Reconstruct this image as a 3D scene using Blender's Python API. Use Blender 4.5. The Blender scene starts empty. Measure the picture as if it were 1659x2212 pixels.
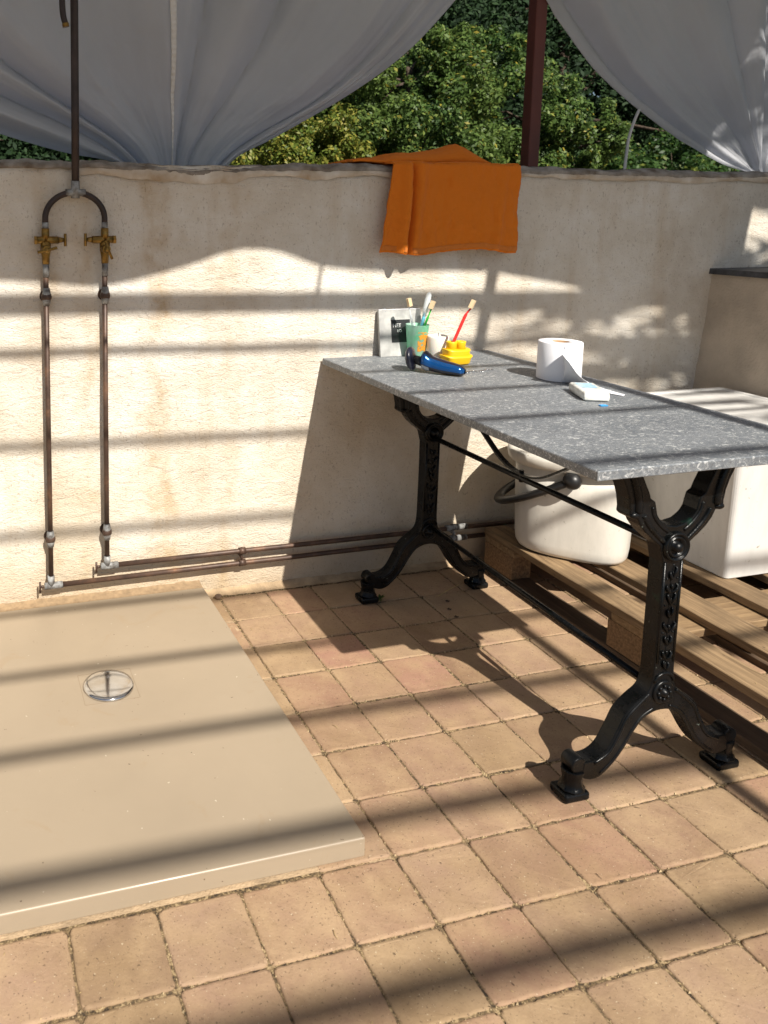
import bpy, math, random
import numpy as np
from mathutils import Vector, Matrix, noise
random.seed(7); rng = np.random.default_rng(11)
R = math.radians
scene = bpy.context.scene
COL = scene.collection

# ------------------------------------------------------------------ camera
# pose read from the vanishing points of wall, paving and table (photo seen at 1659 x 2212)
FPX, CX, CY, CAMH = 1691.0, 330.0, 656.0, 1.22
AX = np.array([0.97064607, -0.02916108, 0.238738])    # world x in camera (right, down, forward)
AV = np.array([0.0, 0.99262253, 0.12124564])          # world down
AZ = np.array([-0.24051237, -0.11768661, 0.96348516]) # world y (towards the wall)
cam_d = bpy.data.cameras.new('camera'); cam = bpy.data.objects.new('camera', cam_d); COL.objects.link(cam)
right = Vector((AX[0], AZ[0], -AV[0])); down = Vector((AX[1], AZ[1], -AV[1])); fwd = Vector((AX[2], AZ[2], -AV[2]))
m = Matrix((right, -down, -fwd)).transposed().to_4x4(); m.translation = (0, 0, CAMH)
cam.matrix_world = m
cam_d.sensor_fit = 'VERTICAL'; cam_d.sensor_height = 24; cam_d.sensor_width = 18
cam_d.lens = FPX / 2212 * 24
cam_d.shift_x = (829.5 - CX) / 2212; cam_d.shift_y = -(1106 - CY) / 2212
cam_d.dof.use_dof = True; cam_d.dof.focus_distance = 2.15; cam_d.dof.aperture_fstop = 5.0
cam_d.clip_start = 0.02; cam_d.clip_end = 500
scene.camera = cam

# ------------------------------------------------------------------ light
SUN = Vector((-0.119, 0.716, -0.740)).normalized()     # travel direction
KX, KY = 0.161, 0.9676                                 # ground offset per metre of height
w = bpy.data.worlds.new("World"); scene.world = w; w.use_nodes = True
nt = w.node_tree; nt.nodes.clear()
sky = nt.nodes.new('ShaderNodeTexSky'); sky.sky_type = 'NISHITA'; sky.sun_disc = False
sky.sun_elevation = math.asin(-SUN.z); sky.sun_rotation = math.atan2(-SUN.x, -SUN.y)
sky.air_density = 1.0; sky.dust_density = 1.0
bg = nt.nodes.new('ShaderNodeBackground'); bg.inputs[1].default_value = 0.05
wo = nt.nodes.new('ShaderNodeOutputWorld')
nt.links.new(sky.outputs[0], bg.inputs[0]); nt.links.new(bg.outputs[0], wo.inputs[0])
sl = bpy.data.lights.new('sun', 'SUN'); sl.energy = 5.0; sl.angle = R(0.53); sl.color = (1.0, 0.94, 0.84)
so = bpy.data.objects.new('sun', sl); COL.objects.link(so); so.location = (3, -8, 10)
so.rotation_euler = SUN.to_track_quat('-Z', 'Y').to_euler()
scene.view_settings.view_transform = 'Standard'; scene.view_settings.look = 'None'
scene.view_settings.gamma = 1; scene.view_settings.exposure = 0.60
scene.cycles.max_bounces = 8

# ------------------------------------------------------------------ measuring helpers (photo pixel -> point)
def _ray(px, py): return np.array([px - CX, py - CY, FPX])
def on_y(px, py, y):
    r = _ray(px, py); q = r * (y / (r @ AZ)); return Vector((q @ AX, y, CAMH - q @ AV))
def on_z(px, py, z=0.0):
    r = _ray(px, py); q = r * ((CAMH - z) / (r @ AV)); return Vector((q @ AX, q @ AZ, z))
def fbm(x, y, z=0, o=4):
    return noise.fractal(Vector((x, y, z)), 1.0, 2.0, o)

# ------------------------------------------------------------------ materials
def node(nt, t, **kw):
    n = nt.nodes.new(t)
    for k, v in kw.items():
        if k in n.inputs.keys(): n.inputs[k].default_value = v
        else: setattr(n, k, v)
    return n
def ramp(nt, src, stops, interp='LINEAR'):
    r = nt.nodes.new('ShaderNodeValToRGB'); r.color_ramp.interpolation = interp
    e = r.color_ramp.elements
    while len(e) < len(stops): e.new(0.5)
    for i, (p, c) in enumerate(stops):
        e[i].position = p; e[i].color = (*c, 1) if len(c) == 3 else c
    nt.links.new(src, r.inputs[0]); return r.outputs[0]
def mixc(nt, f, a, b, mode='MIX'):
    m = nt.nodes.new('ShaderNodeMix'); m.data_type = 'RGBA'; m.blend_type = mode
    for s, v in ((m.inputs[0], f), (m.inputs[6], a), (m.inputs[7], b)):
        if isinstance(v, bpy.types.NodeSocket): nt.links.new(v, s)
        elif isinstance(v, (int, float)): s.default_value = v
        else: s.default_value = (*v, 1)
    return m.outputs[2]
def mth(nt, op, a, b=0.0, c=0.0):
    m = nt.nodes.new('ShaderNodeMath'); m.operation = op
    for i, v in enumerate((a, b, c)):
        if isinstance(v, bpy.types.NodeSocket): nt.links.new(v, m.inputs[i])
        else: m.inputs[i].default_value = v
    return m.outputs[0]
def noise_t(nt, co, scale, detail=4, rough=0.55, dist=0.0):
    n = node(nt, 'ShaderNodeTexNoise', Scale=scale, Detail=detail, Roughness=rough, Distortion=dist)
    nt.links.new(co, n.inputs['Vector']); return n.outputs['Fac']
def coords(nt, scale=(1, 1, 1), rot=(0, 0, 0)):
    t = nt.nodes.new('ShaderNodeNewGeometry') if False else nt.nodes.new('ShaderNodeTexCoord')
    mp = nt.nodes.new('ShaderNodeMapping'); mp.inputs['Scale'].default_value = scale; mp.inputs['Rotation'].default_value = rot
    nt.links.new(t.outputs['Object'], mp.inputs['Vector']); return mp.outputs[0]
def wpos(nt):
    g = nt.nodes.new('ShaderNodeNewGeometry'); return g
def new_mat(name):
    m = bpy.data.materials.new(name); m.use_nodes = True
    return m, m.node_tree, m.node_tree.nodes['Principled BSDF']
def bump(nt, bs, h, strength=0.4, dist=0.002, prev=None):
    b = nt.nodes.new('ShaderNodeBump'); b.inputs['Strength'].default_value = strength; b.inputs['Distance'].default_value = dist
    nt.links.new(h, b.inputs['Height'])
    if prev is not None: nt.links.new(prev, b.inputs['Normal'])
    nt.links.new(b.outputs[0], bs.inputs['Normal']); return b.outputs[0]
def simple(name, col, rough=0.5, metal=0.0, var=0.15, scale=30, bmp=0.0, bscale=200, bdist=0.001, coat=0.0, trans=0.0, alt=None, sss=0.0):
    m, nt, bs = new_mat(name); co = coords(nt)
    f = noise_t(nt, co, scale)
    d = alt if alt else tuple(c * (1 - var) for c in col); u = tuple(min(1, c * (1 + var * .6)) for c in col)
    nt.links.new(ramp(nt, f, [(0.3, d), (0.7, u)]), bs.inputs['Base Color'])
    bs.inputs['Roughness'].default_value = rough; bs.inputs['Metallic'].default_value = metal
    bs.inputs['Coat Weight'].default_value = coat; bs.inputs['Transmission Weight'].default_value = trans
    if sss: bs.inputs['Subsurface Weight'].default_value = sss; bs.inputs['Subsurface Scale'].default_value = 0.01
    if bmp: bump(nt, bs, noise_t(nt, co, bscale, 3), bmp, bdist)
    return m

def mat_stucco():
    m, nt, bs = new_mat('stucco'); g = wpos(nt); P = g.outputs['Position']
    sx = nt.nodes.new('ShaderNodeSeparateXYZ'); nt.links.new(P, sx.inputs[0]); X, Y, Z = sx.outputs
    big = noise_t(nt, P, 3.0, 7, .68)
    base = ramp(nt, big, [(0.32, (0.54, 0.47, 0.385)), (0.5, (0.65, 0.595, 0.515)), (0.68, (0.73, 0.70, 0.65))])
    # rust stains: soft vertical streaks starting at the coping
    mp = nt.nodes.new('ShaderNodeMapping'); mp.inputs['Scale'].default_value = (9, 1, 1.1); nt.links.new(P, mp.inputs[0])
    st = noise_t(nt, mp.outputs[0], 1.0, 5, .6)
    wob = noise_t(nt, P, 9.0, 4, .6)
    def streak(cx, wd, k):
        dx = mth(nt, 'ABSOLUTE', mth(nt, 'SUBTRACT', mth(nt, 'ADD', X, mth(nt, 'MULTIPLY', mth(nt, 'SUBTRACT', wob, .5), .22)), cx))
        return mth(nt, 'MULTIPLY', mth(nt, 'SUBTRACT', 1.0, mth(nt, 'SMOOTH_MIN', mth(nt, 'DIVIDE', dx, wd), 1.0, 0.2)), k)
    s = mth(nt, 'ADD', streak(0.575, 0.065, 1.0), mth(nt, 'ADD', streak(0.36, 0.04, .6), mth(nt, 'ADD', streak(0.80, .04, .5), streak(0.24, .05, .5))))
    s = mth(nt, 'MULTIPLY', s, ramp(nt, noise_t(nt, P, 7, 6, .72), [(0.40, (.08, .08, .08)), (0.66, (.85, .85, .85))]))
    gen = ramp(nt, st, [(0.52, (0, 0, 0)), (0.72, (.35, .35, .35))])
    s = mth(nt, 'MINIMUM', mth(nt, 'ADD', s, gen), 0.8)
    c1 = mixc(nt, s, base, (0.44, 0.30, 0.155))
    # brown edge under the coping
    e = mth(nt, 'MULTIPLY', mth(nt, 'SUBTRACT', Z, 1.31), 22.0); e = mth(nt, 'MINIMUM', mth(nt, 'MAXIMUM', e, 0.0), 1.0)
    e = mth(nt, 'MULTIPLY', e, ramp(nt, noise_t(nt, P, 16, 5, .7), [(0.45, (0, 0, 0)), (0.65, (.8, .8, .8))]))
    c2 = mixc(nt, e, c1, (0.27, 0.17, 0.09))
    # dirt towards the floor, small dark pits
    lo = mth(nt, 'MAXIMUM', mth(nt, 'SUBTRACT', 1.0, mth(nt, 'MULTIPLY', Z, 5.0)), 0.0)
    lo = mth(nt, 'MULTIPLY', lo, noise_t(nt, P, 12, 5, .6))
    lo2 = mth(nt, 'MAXIMUM', mth(nt, 'SUBTRACT', 1.0, mth(nt, 'MULTIPLY', Z, 1.3)), 0.0); lo2 = mth(nt, 'MULTIPLY', lo2, ramp(nt, noise_t(nt, P, 2.5, 5, .6), [(.3, (.25, .25, .25)), (.7, (1, 1, 1))]))
    c2 = mixc(nt, mth(nt, 'MULTIPLY', lo2, .6), c2, (0.56, 0.44, 0.27))
    c3 = mixc(nt, lo, c2, (0.36, 0.24, 0.12))
    mpp = nt.nodes.new('ShaderNodeMapping'); mpp.inputs['Scale'].default_value = (1.4, 1.4, .8); nt.links.new(P, mpp.inputs[0]); pits = ramp(nt, noise_t(nt, mpp.outputs[0], 120, 3, .6), [(0.33, (1, 1, 1)), (0.40, (0, 0, 0))])
    c4 = mixc(nt, mth(nt, 'MULTIPLY', pits, .4), c3, (0.2, 0.14, 0.09))
    nt.links.new(c4, bs.inputs['Base Color']); bs.inputs['Roughness'].default_value = 0.93
    mp2 = nt.nodes.new('ShaderNodeMapping'); mp2.inputs['Rotation'].default_value = (0, R(35), 0); mp2.inputs['Scale'].default_value = (1.0, 1, 2.2); nt.links.new(P, mp2.inputs[0])
    h1 = noise_t(nt, mp2.outputs[0], 135, 5, .58, .15)
    h2 = noise_t(nt, mp2.outputs[0], 16, 4, .55, 1.2)
    h = mth(nt, 'ADD', h1, mth(nt, 'MULTIPLY', h2, 1.5))
    bump(nt, bs, h, 0.8, 0.0046); return m
def mat_pavers():
    m, nt, bs = new_mat('paver_concrete'); g = wpos(nt); P = g.outputs['Position']; rnd = g.outputs['Random Per Island']
    base = ramp(nt, rnd, [(0.0, (0.228, 0.136, 0.083)), (0.15, (0.282, 0.176, 0.115)), (0.3, (0.328, 0.216, 0.143)), (0.42, (0.237, 0.154, 0.092)), (0.55, (0.319, 0.176, 0.120)), (0.68, (0.300, 0.198, 0.124)), (0.8, (0.264, 0.150, 0.097)), (0.9, (0.328, 0.220, 0.138)), (1.0, (0.246, 0.163, 0.092))])
    pv = noise_t(nt, P, 11, 5, .65)
    c = mixc(nt, ramp(nt, pv, [(0.4, (0, 0, 0)), (0.75, (.6, .6, .6))]), base, (0.43, 0.305, 0.168))
    c = mixc(nt, ramp(nt, noise_t(nt, P, 5, 4, .6), [(0.45, (0, 0, 0)), (0.7, (.45, .45, .45))]), c, (0.225, 0.145, 0.07))
    c = mixc(nt, ramp(nt, noise_t(nt, P, 2.2, 6, .7), [(0.48, (0, 0, 0)), (0.62, (.45, .45, .45))]), c, (0.44, 0.31, 0.185))
    c = mixc(nt, ramp(nt, noise_t(nt, P, 45, 4, .7), [(0.55, (0, 0, 0)), (0.7, (.35, .35, .35))]), c, (0.20, 0.13, 0.07))
    sp = ramp(nt, noise_t(nt, P, 190, 3, .65), [(0.33, (1, 1, 1)), (0.38, (0, 0, 0))])
    c = mixc(nt, mth(nt, 'MULTIPLY', sp, .75), c, (0.11, 0.07, 0.04))
    sp2 = ramp(nt, noise_t(nt, P, 210, 2, .6), [(0.69, (0, 0, 0)), (0.74, (1, 1, 1))])
    c = mixc(nt, mth(nt, 'MULTIPLY', sp2, .7), c, (0.62, 0.52, 0.37))
    nt.links.new(c, bs.inputs['Base Color']); bs.inputs['Roughness'].default_value = 0.82
    bump(nt, bs, mth(nt, 'ADD', noise_t(nt, P, 180, 5, .7), mth(nt, 'MULTIPLY', noise_t(nt, P, 25, 3), .8)), 0.4, 0.003)
    return m
def mat_joint():
    m, nt, bs = new_mat('joint_sand'); g = wpos(nt); P = g.outputs['Position']
    f = noise_t(nt, P, 120, 5, .7); f2 = noise_t(nt, P, 8, 4, .6)
    c = ramp(nt, f, [(0.40, (0.03, 0.02, 0.012)), (0.52, (0.17, 0.115, 0.055)), (0.62, (0.42, 0.31, 0.17))])
    c = mixc(nt, ramp(nt, f2, [(0.45, (0, 0, 0)), (0.7, (.5, .5, .5))]), c, (0.26, 0.18, 0.10))
    nt.links.new(c, bs.inputs['Base Color']); bs.inputs['Roughness'].default_value = 0.95
    bump(nt, bs, f, 0.8, 0.006); return m
def mat_slate():
    m, nt, bs = new_mat('grey_stone'); co = coords(nt, (.8, 1.3, 1), (0, 0, R(20)))
    base = ramp(nt, noise_t(nt, co, 5, 5, .6), [(0.3, (0.10, 0.113, 0.130)), (0.7, (0.165, 0.18, 0.198))])
    fl = ramp(nt, noise_t(nt, co, 74, 6, .76, 1.6), [(0.54, (0, 0, 0)), (0.585, (.6, .6, .6)), (0.64, (1, 1, 1))])
    c = mixc(nt, fl, base, (0.50, 0.51, 0.51))
    v = ramp(nt, noise_t(nt, co, 24, 5, .8, 2.5), [(0.485, (0, 0, 0)), (0.5, (.7, .7, .7)), (0.515, (0, 0, 0))])
    c = mixc(nt, v, c, (0.45, 0.45, 0.43))
    dk = ramp(nt, noise_t(nt, co, 130, 3, .6), [(0.33, (1, 1, 1)), (0.42, (0, 0, 0))])
    c = mixc(nt, mth(nt, 'MULTIPLY', dk, .5), c, (0.07, 0.075, 0.08))
    nt.links.new(c, bs.inputs['Base Color']); bs.inputs['Roughness'].default_value = 0.5
    bump(nt, bs, noise_t(nt, co, 110, 4, .7), 0.3, 0.001); return m
def mat_wood(name, c1, c2, axis='y'):
    m, nt, bs = new_mat(name); g = wpos(nt); P = g.outputs['Position']
    mp = nt.nodes.new('ShaderNodeMapping'); mp.inputs['Scale'].default_value = (30, 2.2, 30) if axis == 'y' else (2.2, 30, 30)
    nt.links.new(P, mp.inputs[0])
    gr = noise_t(nt, mp.outputs[0], 2.2, 6, .65, .8)
    c = ramp(nt, gr, [(0.3, c1), (0.52, tuple((a + b) / 2 for a, b in zip(c1, c2))), (0.72, c2)])
    c = mixc(nt, ramp(nt, noise_t(nt, P, 6, 4, .6), [(0.45, (0, 0, 0)), (0.75, (.6, .6, .6))]), c, tuple(x * .55 for x in c1))
    c = mixc(nt, ramp(nt, noise_t(nt, P, 38, 3, .5), [(0.70, (0, 0, 0)), (0.75, (.8, .8, .8))]), c, (0.06, 0.035, 0.02))
    nt.links.new(c, bs.inputs['Base Color']); bs.inputs['Roughness'].default_value = 0.8
    bump(nt, bs, gr, 0.5, 0.002); return m
def mat_leaf(name, stops, rough=0.45, trans=0.35):
    m, nt, bs = new_mat(name); g = wpos(nt)
    c = ramp(nt, g.outputs['Random Per Island'], stops)
    c = mixc(nt, ramp(nt, noise_t(nt, g.outputs['Position'], 1.3, 3), [(0.35, (0, 0, 0)), (0.7, (.4, .4, .4))]), c, stops[-2][1])
    nt.links.new(c, bs.inputs['Base Color']); bs.inputs['Roughness'].default_value = rough; bs.inputs['Specular IOR Level'].default_value = .22
    tr = nt.nodes.new('ShaderNodeBsdfTranslucent'); nt.links.new(c, tr.inputs[0])
    mx = nt.nodes.new('ShaderNodeMixShader'); mx.inputs[0].default_value = trans
    nt.links.new(bs.outputs[0], mx.inputs[1]); nt.links.new(tr.outputs[0], mx.inputs[2])
    nt.links.new(mx.outputs[0], nt.nodes['Material Output'].inputs[0]); return m
def mat_cloth(name, col, trans=0.25, bscale=900, bdist=0.0006, wr=0.0, rough=.85):
    m, nt, bs = new_mat(name); co = coords(nt)
    f = noise_t(nt, co, 3, 4)
    c = ramp(nt, f, [(0.3, tuple(x * .93 for x in col)), (0.7, col)])
    nt.links.new(c, bs.inputs['Base Color']); bs.inputs['Roughness'].default_value = rough
    h = noise_t(nt, co, bscale, 2)
    p = bump(nt, bs, h, 0.4, bdist)
    if wr: bump(nt, bs, noise_t(nt, co, 14, 4, .55, 1.2), wr, 0.02, p)
    if trans:
        tr = nt.nodes.new('ShaderNodeBsdfTranslucent'); nt.links.new(c, tr.inputs[0])
        mx = nt.nodes.new('ShaderNodeMixShader'); mx.inputs[0].default_value = trans
        nt.links.new(bs.outputs[0], mx.inputs[1]); nt.links.new(tr.outputs[0], mx.inputs[2])
        nt.links.new(mx.outputs[0], nt.nodes['Material Output'].inputs[0])
    return m
def mat_copper():
    m, nt, bs = new_mat('aged_copper'); g = wpos(nt); P = g.outputs['Position']
    f = noise_t(nt, P, 14, 5, .7)
    c = ramp(nt, f, [(0.3, (0.035, 0.022, 0.018)), (0.55, (0.085, 0.05, 0.035)), (0.70, (0.16, 0.085, 0.05)), (0.82, (0.36, 0.17, 0.08))])
    ver = ramp(nt, noise_t(nt, P, 26, 4, .6), [(0.70, (0, 0, 0)), (0.74, (.8, .8, .8))])
    c = mixc(nt, ver, c, (0.10, 0.33, 0.25))
    nt.links.new(c, bs.inputs['Base Color']); bs.inputs['Roughness'].default_value = 0.5; bs.inputs['Metallic'].default_value = 0.3
    return m
def mat_iron():
    m, nt, bs = new_mat('black_cast_iron'); co = coords(nt)
    f = noise_t(nt, co, 22, 5, .7)
    c = ramp(nt, f, [(0.35, (0.0025, 0.003, 0.003)), (0.62, (0.0045, 0.005, 0.006)), (0.8, (0.016, 0.020, 0.017))])
    gr = ramp(nt, noise_t(nt, co, 60, 3, .6), [(0.70, (0, 0, 0)), (0.75, (.8, .8, .8))])
    c = mixc(nt, gr, c, (0.13, 0.15, 0.13))
    c = mixc(nt, ramp(nt, noise_t(nt, co, 9, 3, .5), [(0.68, (0, 0, 0)), (0.74, (.5, .5, .5))]), c, (0.01, 0.08, 0.05))
    nt.links.new(c, bs.inputs['Base Color']); bs.inputs['Roughness'].default_value = 0.3
    nt.links.new(ramp(nt, f, [(0.3, (.16, .16, .16)), (.8, (.5, .5, .5))]), bs.inputs['Roughness']); bs.inputs['Specular IOR Level'].default_value = .22
    bump(nt, bs, noise_t(nt, co, 170, 4, .6), 0.35, 0.0015); return m

def mat_tray():
    m, nt, bs = new_mat('beige_acrylic'); g = wpos(nt); P = g.outputs['Position']
    c = ramp(nt, noise_t(nt, P, 2.2, 5, .6), [(0.3, (0.30, 0.24, 0.172)), (0.7, (0.34, 0.272, 0.195))])
    st = ramp(nt, noise_t(nt, P, 6, 6, .7, 1.5), [(0.60, (0, 0, 0)), (0.68, (.35, .35, .35)), (.72, (.1, .1, .1))])
    c = mixc(nt, st, c, (0.30, 0.215, 0.13))
    sp = ramp(nt, noise_t(nt, P, 70, 2, .5), [(0.76, (0, 0, 0)), (0.78, (1, 1, 1))]); c = mixc(nt, sp, c, (0.55, 0.48, 0.38))
    sp = ramp(nt, noise_t(nt, P, 85, 2, .5), [(0.225, (1, 1, 1)), (0.245, (0, 0, 0))]); c = mixc(nt, sp, c, (0.12, 0.08, 0.05))
    nt.links.new(c, bs.inputs['Base Color'])
    nt.links.new(ramp(nt, noise_t(nt, P, 5, 5, .65), [(.35, (.36, .36, .36)), (.7, (.55, .55, .55))]), bs.inputs['Roughness'])
    bump(nt, bs, noise_t(nt, P, 240, 2), .12, .0006); return m
def mat_plastic(name, col):
    m, nt, bs = new_mat(name); g = wpos(nt); P = g.outputs['Position']
    mp = nt.nodes.new('ShaderNodeMapping'); mp.inputs['Scale'].default_value = (3, 3, .8); nt.links.new(P, mp.inputs[0])
    c = ramp(nt, noise_t(nt, mp.outputs[0], 4, 6, .7), [(0.35, tuple(x * .84 for x in col)), (0.6, col)])
    d = ramp(nt, noise_t(nt, P, 48, 4, .75), [(0.29, (.8, .8, .8)), (0.35, (0, 0, 0))]); c = mixc(nt, d, c, (0.28, 0.24, 0.18))
    nt.links.new(c, bs.inputs['Base Color']); bs.inputs['Roughness'].default_value = .4
    bump(nt, bs, noise_t(nt, P, 18, 4), .15, .003); return m
M = dict(
 stucco=mat_stucco(), paver=mat_pavers(), joint=mat_joint(), slate=mat_slate(), iron=mat_iron(), copper=mat_copper(),
 mortar=simple('mortar', (0.40, 0.29, 0.18), .95, var=.35, scale=18, bmp=.8, bscale=160, bdist=.004),
 coping=simple('coping_cement', (0.27, 0.25, 0.225), .95, var=.45, scale=22, bmp=.8, bscale=120, bdist=.004, alt=(0.13, .10, .075)),
 soil=simple('soil', (0.10, 0.085, 0.05), .95, var=.5, scale=3, bmp=.6, bscale=40, bdist=.02),
 tray=mat_tray(),
 chrome=simple('chrome', (0.62, 0.62, 0.63), .10, metal=1.0, var=.03),
 solder=simple('solder_grey', (0.30, 0.31, 0.31), .6, metal=.2, var=.45, scale=55, alt=(.06, .045, .035)),
 brass=simple('brass', (0.27, 0.165, 0.045), .34, metal=.85, var=.45, scale=60),
 pipe_dark=simple('dark_pipe', (0.045, 0.03, 0.027), .45, metal=.3, var=.5, scale=12),
 post=simple('rust_brown_paint', (0.10, 0.021, 0.012), .55, var=.25, scale=8),
 wood=mat_wood('pallet_wood', (0.12, 0.075, 0.038), (0.37, 0.25, 0.135)),
 wood_shaded=mat_wood('shaded_pallet_wood', (0.05, 0.032, 0.02), (0.15, 0.095, 0.055)),  # darker pallet wood: shade under the top boards put into the runner colour
 wood_x=mat_wood('pallet_cross_wood', (0.15, 0.09, 0.045), (0.37, 0.25, 0.13), 'x'),
 chip=simple('chipboard', (0.22, 0.135, 0.07), .9, var=.5, scale=140, bmp=.8, bscale=150, bdist=.004),
 tub=mat_plastic('white_plastic', (0.68, 0.67, 0.65)),
 bucket=mat_plastic('bucket_plastic', (0.68, 0.645, 0.58)),
 blackp=simple('black_plastic', (0.012, 0.012, 0.013), .4, var=.2),
 curtain=mat_cloth('curtain_cloth', (0.82, 0.83, 0.87), .68, wr=.28, rough=.6),
 canopy=mat_cloth('canopy_cloth', (0.74, 0.74, 0.74), .5),
 hem=mat_cloth('curtain_hem', (0.74, 0.74, 0.74), .2),
 towel=mat_cloth('terry_cloth', (0.72, 0.185, 0.006), .0, bscale=260, bdist=.008, rough=.95),
 wax=simple('wax', (0.80, 0.77, 0.70), .45, var=.02, sss=.3),
 yellow=simple('yellow_rubber', (0.80, 0.50, 0.01), .4, var=.06),
 red=simple('red_plastic', (0.72, 0.03, 0.025), .25, var=.05),
 green=simple('green_plastic', (0.05, 0.45, 0.06), .25, var=.05),
 blue=simple('blue_gloss', (0.004, 0.075, 0.26), .16, metal=.5, var=.1, coat=.5),
 darkblue=simple('dark_shaver_plastic', (0.012, 0.014, 0.028), .3, var=.1, coat=.3),
 silver=simple('silver_plastic', (0.42, 0.44, 0.48), .3, metal=.5, var=.1),
 skyblue=simple('light_blue_plastic', (0.14, 0.45, 0.62), .3, var=.05),
 bristle=simple('bristle', (0.75, 0.58, 0.36), .8, var=.2, scale=900),
 paper=simple('paper', (0.83, 0.83, 0.87), .9, var=.02, bmp=.15, bscale=60, bdist=.001),
 card=simple('cardboard', (0.38, 0.23, 0.12), .85, var=.15),
 plasticfilm=simple('plastic_wrap', (0.74, 0.75, 0.71), .25, var=.12, scale=60, bmp=.9, bscale=50, bdist=.004),
 labelblue=simple('pale_blue_print', (0.38, 0.60, 0.78), .3, var=.15, scale=60),
 tab=simple('blue_tab', (0.02, 0.32, 0.78), .4, var=.05),
 blacklabel=simple('black_print', (0.015, 0.016, 0.018), .5, var=.2),
 whiteprint=simple('white_print', (0.75, 0.75, 0.75), .6, var=.05),
 marble=simple('marbled_card', (0.50, 0.50, 0.48), .5, var=.10, scale=22, alt=(0.27, .27, .265)),
 bark=simple('bark', (0.075, 0.052, 0.036), .95, var=.4, scale=20, bmp=.8, bscale=30, bdist=.02),
 straw=simple('straw', (0.50, 0.37, 0.17), .8, var=.2),
 twig=simple('twig', (0.07, 0.045, 0.03), .9, var=.3),
 stone=simple('pebble', (0.20, 0.13, 0.085), .9, var=.3, scale=80, bmp=.5),
 seal=simple('brown_sealant', (0.31, 0.215, 0.125), .85, var=.25, scale=60, bmp=.6, bscale=70, bdist=.003),
 leafE=mat_leaf('leaf_deep_green', [(0, (0.02, 0.045, 0.012)), (.6, (0.035, 0.08, 0.02)), (.9, (0.07, 0.13, 0.03)), (1, (0.16, 0.18, 0.03))]),
 leafA=mat_leaf('leaf_green', [(0, (0.024, 0.055, 0.014)), (.5, (0.055, 0.11, 0.026)), (.84, (0.11, 0.18, 0.045)), (.95, (0.19, 0.25, 0.06)), (1, (0.36, 0.27, 0.03))]),
 leafB=mat_leaf('leaf_yellow', [(0, (0.05, 0.10, 0.015)), (.5, (0.12, 0.17, 0.03)), (.85, (0.26, 0.25, 0.045)), (1, (0.34, 0.28, 0.05))]),
 leafC=mat_leaf('leaf_dark', [(0, (0.008, 0.02, 0.008)), (.6, (0.018, 0.042, 0.014)), (1, (0.03, 0.06, 0.018))], rough=.7, trans=.15),
 leafD=mat_leaf('leaf_grey', [(0, (0.06, 0.10, 0.06)), (.6, (0.16, 0.22, 0.14)), (1, (0.35, 0.38, 0.28))]),
)
def mat_cup():
    m, nt, bs = new_mat('frosted_cup'); g = wpos(nt); P = g.outputs['Position']
    c = ramp(nt, noise_t(nt, P, 30, 3), [(0.3, (0.34, 0.82, 0.56)), (0.6, (0.60, 0.82, 0.72))])
    nt.links.new(c, bs.inputs['Base Color']); bs.inputs['Roughness'].default_value = .35
    tr = nt.nodes.new('ShaderNodeBsdfTranslucent'); nt.links.new(c, tr.inputs[0])
    tp = nt.nodes.new('ShaderNodeBsdfTransparent'); tp.inputs[0].default_value = (.80, .95, .88, 1)
    m1 = nt.nodes.new('ShaderNodeMixShader'); m1.inputs[0].default_value = .5
    m2 = nt.nodes.new('ShaderNodeMixShader'); m2.inputs[0].default_value = .25
    nt.links.new(bs.outputs[0], m1.inputs[1]); nt.links.new(tr.outputs[0], m1.inputs[2])
    nt.links.new(m1.outputs[0], m2.inputs[1]); nt.links.new(tp.outputs[0], m2.inputs[2])
    nt.links.new(m2.outputs[0], nt.nodes['Material Output'].inputs[0]); return m
M['cup'] = mat_cup()
def mat_clear():
    m, nt, bs = new_mat('clear_plastic'); bs.inputs['Base Color'].default_value = (.8, .85, .88, 1); bs.inputs['Roughness'].default_value = .12
    tp = nt.nodes.new('ShaderNodeBsdfTransparent'); m2 = nt.nodes.new('ShaderNodeMixShader'); m2.inputs[0].default_value = .45
    nt.links.new(bs.outputs[0], m2.inputs[1]); nt.links.new(tp.outputs[0], m2.inputs[2])
    nt.links.new(m2.outputs[0], nt.nodes['Material Output'].inputs[0]); return m
M['clear'] = mat_clear()
def mat_print():   # worn orange print on the cup
    m, nt, bs = new_mat('worn_orange_print'); g = wpos(nt); P = g.outputs['Position']
    bs.inputs['Base Color'].default_value = (.62, .27, .03, 1); bs.inputs['Roughness'].default_value = .5
    f = ramp(nt, noise_t(nt, P, 85, 4, .6), [(0.45, (0, 0, 0)), (0.50, (1, 1, 1))])
    tp = nt.nodes.new('ShaderNodeBsdfTransparent'); mx = nt.nodes.new('ShaderNodeMixShader')
    nt.links.new(f, mx.inputs[0]); nt.links.new(tp.outputs[0], mx.inputs[1]); nt.links.new(bs.outputs[0], mx.inputs[2])
    nt.links.new(mx.outputs[0], nt.nodes['Material Output'].inputs[0]); return m
M['print'] = mat_print()

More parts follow.
